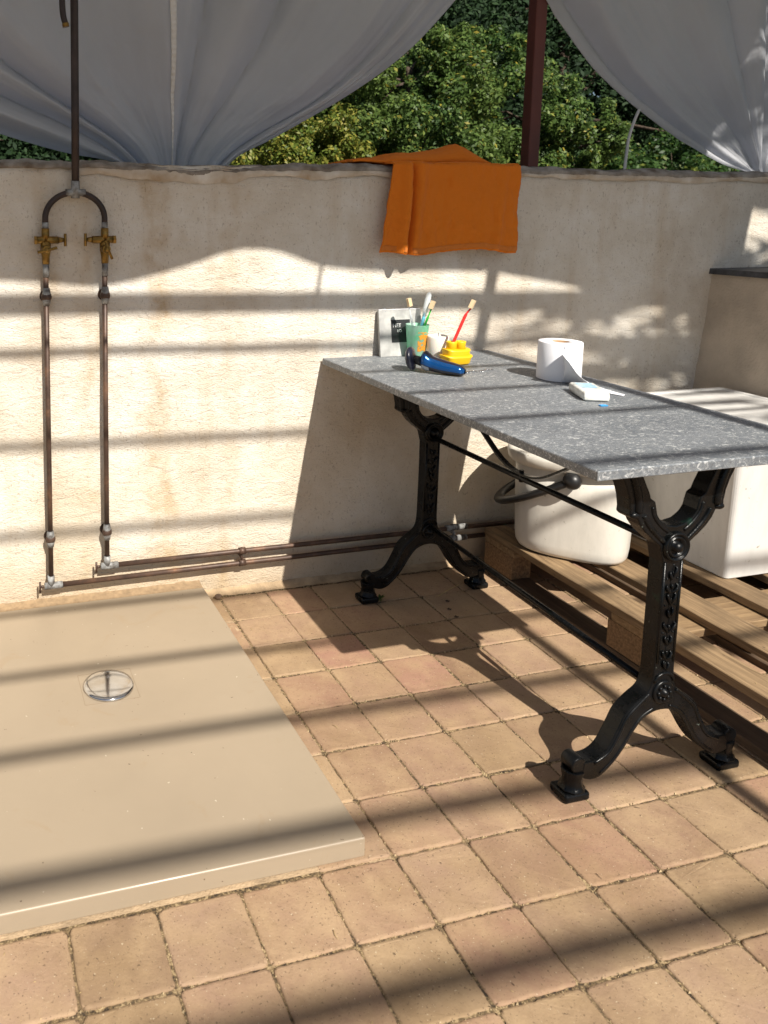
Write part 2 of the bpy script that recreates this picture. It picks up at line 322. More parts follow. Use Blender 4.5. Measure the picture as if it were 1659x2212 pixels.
# ------------------------------------------------------------------ object helpers
def wloc(o):
    v = Vector((0, 0, 0))
    while o is not None: v += o.location; o = o.parent
    return v
def tag(o, label=None, cat=None, group=None, kind=None):
    if label: o['label'] = label
    if cat: o['category'] = cat
    if group: o['group'] = group
    if kind: o['kind'] = kind
    return o
def thing(name, loc, label, cat, group=None):
    o = bpy.data.objects.new(name, None); COL.objects.link(o); o.location = loc; o.empty_display_size = .05
    return tag(o, label, cat, group)
class MB:
    def __init__(s): s.v = []; s.f = []; s.sm = []
    def add(s, vs, fs, smooth=False):
        n = len(s.v); s.v += [tuple(v) for v in vs]; s.f += [tuple(i + n for i in f) for f in fs]; s.sm += [smooth] * len(fs); return s
    def box(s, x0, x1, y0, y1, z0, z1, mat=None, b=0.0):
        if b:
            return s.bbox(x0, x1, y0, y1, z0, z1, b, mat)
        vs = [Vector((x, y, z)) for z in (z0, z1) for y in (y0, y1) for x in (x0, x1)]
        if mat: vs = [mat @ v for v in vs]
        return s.add(vs, [(0, 2, 3, 1), (4, 5, 7, 6), (0, 1, 5, 4), (2, 6, 7, 3), (0, 4, 6, 2), (1, 3, 7, 5)])
    def bbox(s, x0, x1, y0, y1, z0, z1, b, mat=None, jit=0.0):   # box with chamfered edges: three crossing shells' corner points
        import bmesh
        bm = bmesh.new()
        vs = [bm.verts.new((x, y, z)) for z in (z0, z1) for y in (y0, y1) for x in (x0, x1)]
        for f in [(0, 2, 3, 1), (4, 5, 7, 6), (0, 1, 5, 4), (2, 6, 7, 3), (0, 4, 6, 2), (1, 3, 7, 5)]: bm.faces.new([vs[i] for i in f])
        bmesh.ops.bevel(bm, geom=list(bm.edges), offset=b, segments=2, profile=.6, affect='EDGES')
        bm.verts.ensure_lookup_table()
        pts = [(mat @ v.co if mat else v.co.copy()) for v in bm.verts]
        fs = [[v.index for v in f.verts] for f in bm.faces]; bm.free()
        return s.add(pts, fs)
    def tube(s, path, rad, seg=12, cap=True, smooth=True, sq=None):
        path = [Vector(p) for p in path]; n = len(path)
        if not hasattr(rad, '__len__'): rad = [rad] * n
        tang = [(path[min(i + 1, n - 1)] - path[max(i - 1, 0)]).normalized() for i in range(n)]
        up = Vector((0, 0, 1)) if abs(tang[0].z) < .9 else Vector((0, 1, 0))
        a = tang[0].cross(up).normalized(); vs = []; fs = []
        for i in range(n):
            a = (a - tang[i] * a.dot(tang[i])).normalized(); b = tang[i].cross(a)
            for k in range(seg):
                t = 2 * math.pi * k / seg + (math.pi / seg if sq else 0)
                q = a * math.cos(t) + b * math.sin(t)
                if sq: q = a * math.cos(t) * sq[0] + b * math.sin(t) * sq[1]
                vs.append(path[i] + q * rad[i])
        for i in range(n - 1):
            for k in range(seg):
                k2 = (k + 1) % seg; fs.append((i * seg + k, i * seg + k2, (i + 1) * seg + k2, (i + 1) * seg + k))
        s.add(vs, fs, smooth)
        if cap:
            m = len(s.v) - n * seg
            s.f.append(tuple(m + k for k in reversed(range(seg)))); s.sm.append(False)
            s.f.append(tuple(m + (n - 1) * seg + k for k in range(seg))); s.sm.append(False)
        return s
    def lathe(s, prof, c=(0, 0, 0), seg=48, ax='z', smooth=True, cap=(True, True), sx=1.0, sy=1.0, rot=None):
        vs = []; fs = []; n = len(prof); c = Vector(c)
        for r, h in prof:
            for k in range(seg):
                t = 2 * math.pi * k / seg; p = Vector((r * math.cos(t) * sx, r * math.sin(t) * sy, h))
                if ax == 'y': p = Vector((p.x, -p.z, p.y))     # axis towards the viewer (-y)
                if ax == 'x': p = Vector((p.z, p.x, p.y))
                if rot: p = rot @ p
                vs.append(c + p)
        for i in range(n - 1):
            for k in range(seg):
                k2 = (k + 1) % seg; fs.append((i * seg + k, i * seg + k2, (i + 1) * seg + k2, (i + 1) * seg + k))
        s.add(vs, fs, smooth); m = len(s.v) - n * seg
        if cap[0]: s.f.append(tuple(m + k for k in reversed(range(seg)))); s.sm.append(False)
        if cap[1]: s.f.append(tuple(m + (n - 1) * seg + k for k in range(seg))); s.sm.append(False)
        return s
    def ball(s, c, r, seg=16, ring=10, sc=(1, 1, 1), rot=None):
        prof = [(math.sin(math.pi * i / ring), -math.cos(math.pi * i / ring)) for i in range(1, ring)]
        vs = []; c = Vector(c)
        mb = MB().lathe(prof, (0, 0, 0), seg)
        for v in mb.v:
            p = Vector((v[0] * r * sc[0], v[1] * r * sc[1], v[2] * r * sc[2])); p = rot @ p if rot else p; vs.append(c + p)
        s.add(vs, mb.f, True); return s
    def prism(s, out, y0, y1):       # outline in (x, z), extruded along y
        n = len(out); vs = [(x, y0, z) for x, z in out] + [(x, y1, z) for x, z in out]
        fs = [tuple(range(n)), tuple(reversed(range(n, 2 * n)))] + [(i, i + n, (i + 1) % n + n, (i + 1) % n) for i in range(n)]
        return s.add(vs, fs)
    def grid(s, fn, nu, nv, smooth=True):
        vs = [fn(i / nu, j / nv) for j in range(nv + 1) for i in range(nu + 1)]
        fs = [(j * (nu + 1) + i, j * (nu + 1) + i + 1, (j + 1) * (nu + 1) + i + 1, (j + 1) * (nu + 1) + i) for j in range(nv) for i in range(nu)]
        return s.add(vs, fs, smooth)
    def build(s, name, mat, parent=None, origin=None, bevel=0, seg=2, solid=0, sub=0, auto=None, fixn=True):
        me = bpy.data.meshes.new(name)
        o = bpy.data.objects.new(name, me); COL.objects.link(o)
        if parent is not None: o.parent = parent; off = wloc(parent)
        else:
            off = Vector(origin) if origin is not None else Vector((0, 0, 0)); o.location = off
        me.from_pydata([(v[0] - off.x, v[1] - off.y, v[2] - off.z) for v in s.v], [], s.f)
        me.polygons.foreach_set('use_smooth', s.sm)
        me.materials.append(mat)
        if fixn:
            import bmesh
            bm = bmesh.new(); bm.from_mesh(me); bmesh.ops.recalc_face_normals(bm, faces=bm.faces); bm.to_mesh(me); bm.free()
        if solid:
            md = o.modifiers.new('solid', 'SOLIDIFY'); md.thickness = solid; md.offset = 0
        if bevel:
            md = o.modifiers.new('bevel', 'BEVEL'); md.width = bevel; md.segments = seg; md.limit_method = 'ANGLE'; md.angle_limit = R(35)
        if sub:
            md = o.modifiers.new('sub', 'SUBSURF'); md.levels = sub; md.render_levels = sub
        return o
def text_mesh(body, size, parent, mat, loc, rot, name='lettering', ext=0.0004):
    cu = bpy.data.curves.new(name, 'FONT'); cu.body = body; cu.size = size; cu.extrude = ext; cu.align_x = 'LEFT'
    o = bpy.data.objects.new(name, cu); COL.objects.link(o)
    dg = bpy.context.evaluated_depsgraph_get(); me = bpy.data.meshes.new_from_object(o.evaluated_get(dg))
    bpy.data.objects.remove(o); q = bpy.data.objects.new(name, me); COL.objects.link(q); me.materials.clear(); me.materials.append(mat)
    q.parent = parent; q.location = Vector(loc) - wloc(parent); q.rotation_euler = rot; return q
def catmull(pts, n=8, closed=False):
    P = [Vector(p) for p in pts]; out = []; m = len(P)
    for i in range(m if closed else m - 1):
        p0 = P[(i - 1) % m] if closed or i > 0 else P[0]; p1 = P[i]; p2 = P[(i + 1) % m]; p3 = P[(i + 2) % m] if closed or i < m - 2 else P[-1]
        for k in range(n):
            t = k / n
            out.append(.5 * ((2 * p1) + (p2 - p0) * t + (2 * p0 - 5 * p1 + 4 * p2 - p3) * t * t + (3 * p1 - p0 - 3 * p2 + p3) * t ** 3))
    if not closed: out.append(P[-1])
    return out

WY = 2.257      # front face of the wall
T = 0.7465      # table top
PAL = 0.144     # pallet top

# ------------------------------------------------------------------ ground and paving
mb = MB(); mb.add([(-200, -200, -0.012), (200, -200, -0.012), (200, 200, -0.012), (-200, 200, -0.012)], [(0, 1, 2, 3)])
tag(mb.build('ground', M['soil']), kind='structure')
mb = MB()
mb.grid(lambda u, v: (-3 + 8 * u, -2.5 + 4.8 * v, -0.0030 + .0014 * fbm(u * 90, v * 60)), 240, 150)
tag(mb.build('paving_bed', M['joint'], fixn=False), kind='structure')
PX, PY = 0.1552, 0.1465
mb = MB()
for i in range(-18, 25):
    for j in range(-20, 9):
        x0 = .612 + i * PX; y0 = 1.050 + j * PY
        if y0 > 2.2: continue
        x1, y1 = x0 + PX, min(y0 + PY, 2.25)
        if x1 < .72 and y0 > 1.19: continue                      # under the shower tray
        jx, jy = random.uniform(-.0012, .0012), random.uniform(-.0012, .0012); g = .0007
        a, b, c, d = x0 + g + jx, x1 - g + jx, y0 + g + jy, y1 - g + jy
        z = random.uniform(-.0012, .0012); tx, ty = random.uniform(-.008, .008), random.uniform(-.008, .008)
        n = 26 if (-.5 < x0 < 3.3 and y0 > .45) else 5; ring = []
        for k in range(n): ring.append((a + (b - a) * k / n, c, 0, -1))
        for k in range(n): ring.append((b, c + (d - c) * k / n, 1, 0))
        for k in range(n): ring.append((b - (b - a) * k / n, d, 0, 1))
        for k in range(n): ring.append((a, d - (d - c) * k / n, -1, 0))
        cx, cy = (a + b) / 2, (c + d) / 2; vs = []; L = len(ring)
        for lev, (ins, dz) in enumerate(((0, -.012), (0.0003, -.0022), (.0018, -.0004), (.006, .0))):
            for q, (x, y, nx, ny) in enumerate(ring):
                e = .0021 * (.05 + abs(fbm(x * 28 + 9, y * 28, lev * .2, 2)) * 1.2 + (.9 * abs(fbm(x * 190, y * 190, lev * .3, 2)) if lev < 3 else 0))
                dq = min(q % n, n - q % n) / n; e += .0050 * max(0, 1 - dq / .07) ** 2
                e += ins
                dxn, dyn = x - cx, y - cy; l = math.hypot(dxn, dyn)
                vx, vy = (nx, ny) if q % n else (dxn / l, dyn / l)
                X_, Y_ = x - vx * e, y - vy * e
                vs.append((X_, Y_, z + dz + tx * (X_ - cx) + ty * (Y_ - cy) + (.0007 * fbm(X_ * 60, Y_ * 60) if lev > 1 else 0)))
        fs = []
        for lev in range(3):
            for q in range(L):
                q2 = (q + 1) % L; fs.append((lev * L + q, lev * L + q2, (lev + 1) * L + q2, (lev + 1) * L + q))
        fs.append(tuple(3 * L + q for q in range(L)))
        mb.add(vs, fs, False); 
        mb.sm[-len(fs):] = [True] * (len(fs) - 1) + [False]
tag(mb.build('paving', M['paver'], fixn=False), kind='structure')
# mortar strip beside the tray and along the wall foot
mb = MB()
mb.grid(lambda u, v: (.716 + .046 * u + .004 * fbm(v * 30, u) * (u > .9), 1.195 + 1.06 * v, -.002 + .0015 * fbm(u * 5, v * 90)), 8, 120)
mb.grid(lambda u, v: (-2.5 + 3.2 * u, 1.200 + .02 * v, -.0005 + .0008 * fbm(u * 90, v * 3)), 200, 3)
tag(mb.build('mortar_strip', M['mortar'], fixn=False), kind='structure')
# crumbs of sand in the joints
mb = MB()
for k in range(9000):
    if random.random() < .5:
        x = .612 + random.randint(-5, 20) * PX + random.gauss(0, .0032); y = random.uniform(.55, 2.24)
    else:
        x = random.uniform(-.3, 3.2); y = 1.05 + random.randint(-5, 8) * PY + random.gauss(0, .0028)
    if x < .72 and y > 1.19: continue
    r = random.uniform(.0004, .0014) if random.random() < .93 else random.uniform(.0014, .0028); a = random.random() * 6.28
    q = [(x + r * math.cos(a + t) * random.uniform(.7, 1.3), y + r * math.sin(a + t), -.0015) for t in (0, 2.1, 4.2)] + [(x, y, r * 1.1)]
    mb.add(q, [(0, 1, 3), (1, 2, 3), (2, 0, 3)])
tag(mb.build('joint_crumbs', M['straw'] if False else simple('sand_grain', (0.50, 0.38, 0.22), .95, var=.4, scale=60)), kind='stuff',
    label='loose sand crumbs and grit lying in the joints between the paving stones')
# litter: straw bits and twigs on the floor
mb = MB(); mb2 = MB()
for k in range(520):
    x = random.uniform(-.1, 2.9); y = random.uniform(.6, 2.22)
    if x < .71 and y > 1.20:
        if random.random() < .82: continue
        z = .041
    else: z = .001
    if 1.68 < x and y > .95 and random.random() < .5: z = PAL + .001 if 1.72 < x < 1.78 else z
    l = random.uniform(.001, .006) if random.random() < .9 else random.uniform(.008, .018); a = random.random() * 6.28; c_, s_ = math.cos(a), math.sin(a); wd = random.uniform(.0003, .0007)
    p = Vector((x, y, z + .0006)); d = Vector((c_, s_, random.uniform(-.05, .1))) * l
    (mb if random.random() < .55 else mb2).tube([p, p + d * .5 + Vector((random.gauss(0, l * .08), random.gauss(0, l * .08), .0005)), p + d], [wd, wd, wd * .4], 4)
tag(mb.build('straw_litter', M['straw']), kind='stuff', label='tiny bits of pale straw scattered over the paving and tray')
tag(mb2.build('twig_litter', M['twig']), kind='stuff', label='tiny dark twig bits scattered over the paving and tray')

# ------------------------------------------------------------------ back wall
root = thing('stucco_wall', (1, WY, 0), 'long low rough cream stucco wall with rust stains behind pipes and table', 'wall')
def wtop(x):   # wall top height
    return 1.352 + .004 * fbm(x * 2.2, 3) + .004 * fbm(x * 14, 9) - .004 * max(0, x - 1.6)
xs0, xs1, nx_, nz_ = -2.0, 4.6, 420, 90
mb = MB()
mb.grid(lambda u, v: (xs0 + (xs1 - xs0) * u, WY + .0045 * fbm((xs0 + 6.6 * u) * 3, v * 4, 1) + .0012 * fbm((xs0 + 6.6 * u) * 28, v * 38, 5) + (.010 * max(0, (v - .97) / .03) ** 2), -.02 + (wtop(xs0 + (xs1 - xs0) * u) - .006 + .02) * v), nx_, nz_)
mb.grid(lambda u, v: (xs0 + (xs1 - xs0) * u, WY + .010 + .20 * v, wtop(xs0 + (xs1 - xs0) * u) - .006), nx_, 2)
mb.grid(lambda u, v: (xs0 + (xs1 - xs0) * u, WY + .21, wtop(xs0 + (xs1 - xs0) * u) * (1 - v)), nx_, 2)
mb.build('rendered_face', M['stucco'], root, fixn=False)
mb = MB()     # pale smeared lip under the coping
def lipf(u, v):
    x = .335 + 3.3 * u; d = .012 + .010 * fbm(x * 5, 31) + .014 * max(0, math.sin((x - .40) * 5.2)) * (x < 1.65)
    return (x, WY - .004 - .004 * math.sin(v * math.pi) - .0012 * fbm(x * 60, v * 5), wtop(x) - .016 - d * 1.6 * (1 - v))
mb.grid(lipf, 500, 6); mb.build('plaster_lip', simple('pale_plaster', (0.60, 0.56, 0.50), .95, var=.2, scale=12, bmp=.6, bscale=90, bdist=.003, alt=(.36, .26, .16)), root, fixn=False)
mb = MB()     # coping: a lumpy cement cap
def cop(u, v):
    x = xs0 + (xs1 - xs0) * u; a = v * math.pi
    th = .012 + .007 * fbm(x * 3.5, 7) + .004 * fbm(x * 22, 2); th = max(.003, th)
    drop = .014 * max(0, math.sin((x - .40) * 5.2)) if .35 < x < 1.65 else .002
    lip = .006 + .005 * max(0, fbm(x * 4, 20))
    if v < .25: return (x, WY - lip + .010 * (v < .02), wtop(x) - .008 - drop - .012 * (1 - v / .25) + (.0025 * fbm(x * 40, v * 9)))
    if v > .75: return (x, WY + .215, wtop(x) - .02 * (v - .75) * 4)
    t = (v - .25) / .5; return (x, WY - lip + (.221 + lip) * t, wtop(x) - .006 + th * math.sin(min(1, t * 6) * math.pi / 2) - drop * (1 - t) + .003 * fbm(x * 30, t * 9))
mb.grid(cop, 900, 16); mb.build('coping', M['coping'], root, fixn=False)
mb = MB()     # rough mortar fillet along the foot of the wall
mb.grid(lambda u, v: (.70 + 2.3 * u, WY - .030 * (1 - v) - .006 * fbm(u * 40, v * 2), -.001 + .014 * v * v + .002 * fbm(u * 90, v * 3)), 200, 6)
mb.build('foot_fillet', M['mortar'], root, fixn=False)

# right side wall with dark slate cap, leaning away
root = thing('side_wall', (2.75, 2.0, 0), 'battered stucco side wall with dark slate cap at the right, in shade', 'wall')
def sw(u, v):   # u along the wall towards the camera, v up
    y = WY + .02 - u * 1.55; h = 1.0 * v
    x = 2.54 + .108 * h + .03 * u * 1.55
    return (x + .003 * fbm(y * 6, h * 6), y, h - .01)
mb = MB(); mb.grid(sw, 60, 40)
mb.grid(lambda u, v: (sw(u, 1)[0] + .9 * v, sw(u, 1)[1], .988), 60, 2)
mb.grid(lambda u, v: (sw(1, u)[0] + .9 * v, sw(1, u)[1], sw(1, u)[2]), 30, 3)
mb.build('rendered_face', simple('shade_taupe_render', (0.50, 0.42, 0.335), .95, var=.22, scale=7, bmp=.8, bscale=110, bdist=.005), root, fixn=False)  # taupe darker than the back wall, carrying the side wall's shade in its colour
mb = MB()
n = 40; vs = []
for k in range(n + 1):
    u = k / n; x, y, _ = sw(u, 1)
    e = .004 * fbm(y * 20, 3)
    vs += [(x - .016 + e, y - .001, .984), (x - .013 + e, y - .001, 1.004 + .003 * fbm(y * 15, 8)), (x + .93, y - .001, 1.006), (x + .93, y - .001, .984)]
fs = [(4 * k + a, 4 * k + (a + 1) % 4, 4 * k + 4 + (a + 1) % 4, 4 * k + 4 + a) for k in range(n) for a in range(4)] + [(3, 2, 1, 0), (4 * n, 4 * n + 1, 4 * n + 2, 4 * n + 3)]
mb.add(vs, fs); mb.build('slate_cap', simple('dark_slate', (0.055, 0.057, 0.065), .6, var=.5, scale=40, bmp=.5, bscale=60, bdist=.003), root)

# ------------------------------------------------------------------ shower tray
root = thing('shower_tray', (.2, 1.7, 0), 'flat beige shower tray lying in the corner below the pipes', 'shower tray')
mb = MB().box(-1.1, .714, 1.209, 2.226, 0.0, .040)
mb.build('tray_body', M['tray'], root, bevel=.0035, seg=3)
mb = MB()
DX, DY = .330, 1.789
for (a, b, c, d) in ((.262, .262, 1.728, 1.852), (.397, .397, 1.728, 1.852)):
    mb.box(a - .0007, a + .0007, c, d, .0395, .0404)
for yy in (1.728, 1.852): mb.box(.2633, .3957, yy - .0007, yy + .0007, .0395, .0404)
mb.build('panel_groove', simple('groove', (0.27, 0.205, 0.14), .6, var=.1), root)
prof = [(.0625, .0405), (.0628, .0435), (.0615, .0462), (.055, .0482), (.045, .0497), (.03, .0510), (.015, .0517), (.002, .0519)]
MB().lathe(prof, (DX, DY, 0), 64).build('drain_cover', M['chrome'], root)
mb = MB()
mb.grid(lambda u, v: (-1.1 + 1.812 * u, 2.219 + .042 * v, .0402 + .004 * max(0, v - .15) + .006 * max(0, fbm(u * 45, 1, 2)) * v + .004 * v ** 3), 200, 6)
mb.build('sealant', M['seal'], root, fixn=False)

# ------------------------------------------------------------------ copper pipework
root = thing('shower_pipework', (.33, 2.225, .1), 'old copper shower pipework with brass taps fixed to the stucco wall', 'pipes')
YP = 2.228; RP = .0078
XL, XR = .2395, .4095
arch = [(XL, YP, 1.155)] + [(XL + .0 + .085 - .085 * math.cos(t), YP, 1.19 + .074 * math.sin(t)) for t in np.linspace(0, math.pi, 25)] + [(XR, YP, 1.155)]
MB().tube(arch, .0088, 14).build('arch_pipe', M['pipe_dark'], root)
MB().tube([(.3265, YP, 1.262), (.328, YP, 1.5), (.331, YP, 2.2), (.331, YP - .1, 2.32), (.331, YP - .25, 2.34)], .0112, 14).build('riser_pipe', M['pipe_dark'], root)
mb = MB().tube([(.3255, YP, 1.2475), (.3265, YP, 1.296)], .0125, 14).tube([(.298, YP, 1.2635), (.355, YP, 1.2635)], .0105, 14)
mb.build('tee_joint', M['solder'], root)
hose = catmull([on_y(136, -70, 2.20), on_y(134, -10, 2.20), on_y(136, 30, 2.20), on_y(141, 50, 2.20)], 6)
f_ = MB().tube(hose, .0085, 12).build('hose', M['pipe_dark'], root)
e0 = on_y(141, 50, 2.20); MB().tube([e0, e0 + Vector((.002, 0, -.010))], .0095, 12).build('hose_nozzle', M['brass'], f_)
for k, (x, sgn) in enumerate(((XL, 1), (XR, -1))):
    zb = .10 if k == 0 else .143
    MB().tube([(x, YP, zb + .02), (x - .0008, YP, .6), (x - .001, YP, 1.06)], RP, 14).build('down_pipe', M['copper'], root)
    v = MB()
    v.tube([(x, YP, 1.163), (x, YP, 1.128)], .0115, 12).tube([(x - .030 * sgn, YP, 1.130), (x + .036 * sgn, YP, 1.130)], .0108, 12)
    v.lathe([(.0128, -.004), (.0128, .004)], (x - .028 * sgn, YP, 1.130), 6, 'x', False)
    v.tube([(x, YP, 1.125), (x, YP, 1.10), (x, YP, 1.082), (x, YP, 1.062)], [.0150, .0150, .0115, .0105], 14)
    v.tube([(x, YP, 1.104), (x, YP - .035, 1.104)], [.0145, .011], 12)
    v.tube([(x + .036 * sgn, YP, 1.130), (x + .052 * sgn, YP, 1.130)], [.0095, .006], 10)
    vb = v.build('tap_valve', M['brass'], root)
    MB().tube([(x + .056 * sgn, YP, 1.148), (x + .056 * sgn, YP, 1.112)], .0042, 8).build('tap_handle', M['brass'], vb)
    if k == 0: hp = [(x - .027, YP - .04, 1.098), (x, YP - .04, 1.103), (x + .028, YP - .04, 1.110)]
    else: hp = [(x - .004, YP - .04, 1.128), (x + .003, YP - .04, 1.103), (x + .014, YP - .04, 1.076)]
    MB().tube(hp, [.0045, .0038, .0042], 8).ball((x, YP - .04, 1.103), .0075).build('tap_handle', M['brass'], vb)
    for zc, hh in ((1.168, .012), (1.045, .02)): MB().tube([(x, YP, zc - hh), (x, YP, zc + hh)], .0094, 12).build('soldered_sleeve', M['solder'], root)
    for zc in (.968, .245 if k == 0 else .25):
        u = MB(); u.ball((x, YP, zc), .0155, sc=(1, .9, 1)); u.tube([(x, YP, zc), (x, WY + .002, zc)], .004, 8); u.lathe([(.0175, 0), (.0175, .003)], (x, WY + .001, zc), 20, 'y')
        ub = u.build('pipe_bracket', M['copper'], root); MB().tube([(x, YP, zc - .024), (x, YP, zc - .010), (x, YP, zc + .010), (x, YP, zc + .026)], [.0096, .0125, .0125, .0096], 12).build('union_nut', M['solder'], ub)
    u = MB(); u.tube([(x, YP, zb + .002), (x, YP, zb + .032)], .0105, 12); u.tube([(x - .020, YP, zb), (x + .034, YP, zb)], .0105, 12)
    u.build('elbow_joint', M['solder'], root)
    mbh = MB().tube([(x - .022, YP, zb), (x - .032, YP, zb - .001)], .0045, 8).tube([(x - .033, YP, zb + .014), (x - .033, YP, zb - .018)], .0032, 8)
    mbh.build('drain_handle', M['copper'], root)
    hz = [(x + .02, YP, zb), (.84, YP, zb + (.0 if k else .003)), (1.35, YP, zb - (.002 if k else -.004)), (2.5, YP, zb - (.006 if k else -.006))]
    MB().tube(hz, RP, 14).build('floor_pipe', M['copper'], root)
for xc in (.842, 1.605):
    u = MB()
    for zb in (.143, .104):
        u.tube([(xc - .009, YP, zb), (xc + .012, YP, zb)], .0112, 14)
        if xc > 1: u.tube([(xc - .03, YP, zb), (xc + .05, YP, zb)], .0098, 14)
    u.tube([(xc, YP, .155), (xc, YP, .094)], .0035, 8).tube([(xc, YP, .124), (xc, WY + .004, .124)], .005, 8).tube([(xc, YP, .124), (xc, YP - .008, .124)], .0045, 8)
    u.build('pipe_clip', M['solder'] if xc > 1 else M['copper'], root)

# ------------------------------------------------------------------ bistro table
root = thing('bistro_table', (1.41, 1.69, 0), 'rectangular grey stone table on black cast iron legs, end against the wall', 'table')
TX0, TX1, TY0, TY1 = 1.112, 1.718, 1.136, 2.246
mb = MB()
# stone slab with slightly chipped edges
n = 90; per = []
for k in range(n): per.append((TX0 + (TX1 - TX0) * k / n, TY0))
for k in range(n): per.append((TX1, TY0 + (TY1 - TY0) * k / n))
for k in range(n): per.append((TX1 - (TX1 - TX0) * k / n, TY1))
for k in range(n): per.append((TX0, TY1 - (TY1 - TY0) * k / n))
L = len(per); vs = []; cx, cy = 1.415, 1.69
for lev, (ins, z) in enumerate(((.0015, T - .0195), (0, T - .018), (0, T - .002), (.0015, T), (.010, T))):
    for (x, y) in per:
        e = ins + (.0011 * abs(fbm(x * 70, y * 70, lev * 2, 3)) if lev < 4 else 0)
        px_ = -1 if x <= TX0 + 1e-6 else (1 if x >= TX1 - 1e-6 else 0); py_ = -1 if y <= TY0 + 1e-6 else (1 if y >= TY1 - 1e-6 else 0)
        vs.append((x - px_ * e, y - py_ * e, z))
fs = [(l * L + q, l * L + (q + 1) % L, (l + 1) * L + (q + 1) % L, (l + 1) * L + q) for l in range(4) for q in range(L)]
fs += [tuple(4 * L + q for q in range(L)), tuple(reversed(range(L)))]
mb.add(vs, fs); mb.build('tabletop', M['slate'], root)
CXL = 1.405
arm_o = [(.158, .7285), (.142, .691), (.129, .666), (.121, .643), (.117, .620), (.118, .608), (.110, .601), (.098, .602), (.090, .586), (.076, .569), (.056, .552), (.036, .537), (.031, .520)]
arm_i = [(0, .576), (.022, .580), (.040, .592), (.050, .606), (.053, .619), (.057, .633), (.068, .640), (.074, .655), (.084, .674), (.096, .697), (.112, .7285)]
low_o = [(.0255, .265), (.028, .238), (.037, .217), (.062, .200), (.090, .176), (.109, .140), (.131, .103), (.157, .087), (.185, .086)]
low_i = [(.190, .052), (.166, .044), (.142, .048), (.111, .072), (.086, .102), (.064, .136), (.043, .160), (.018, .171), (0, .173)]
smooth_ = lambda L_: [(p.x, p.y) for p in catmull([(x, z, 0) for x, z in L_], 4)]
low_o, low_i = smooth_(low_o), smooth_(low_i)
low_i[-1] = (0, .173)
arm_i = arm_i[:1] + smooth_(arm_i[1:4]) + arm_i[4:]
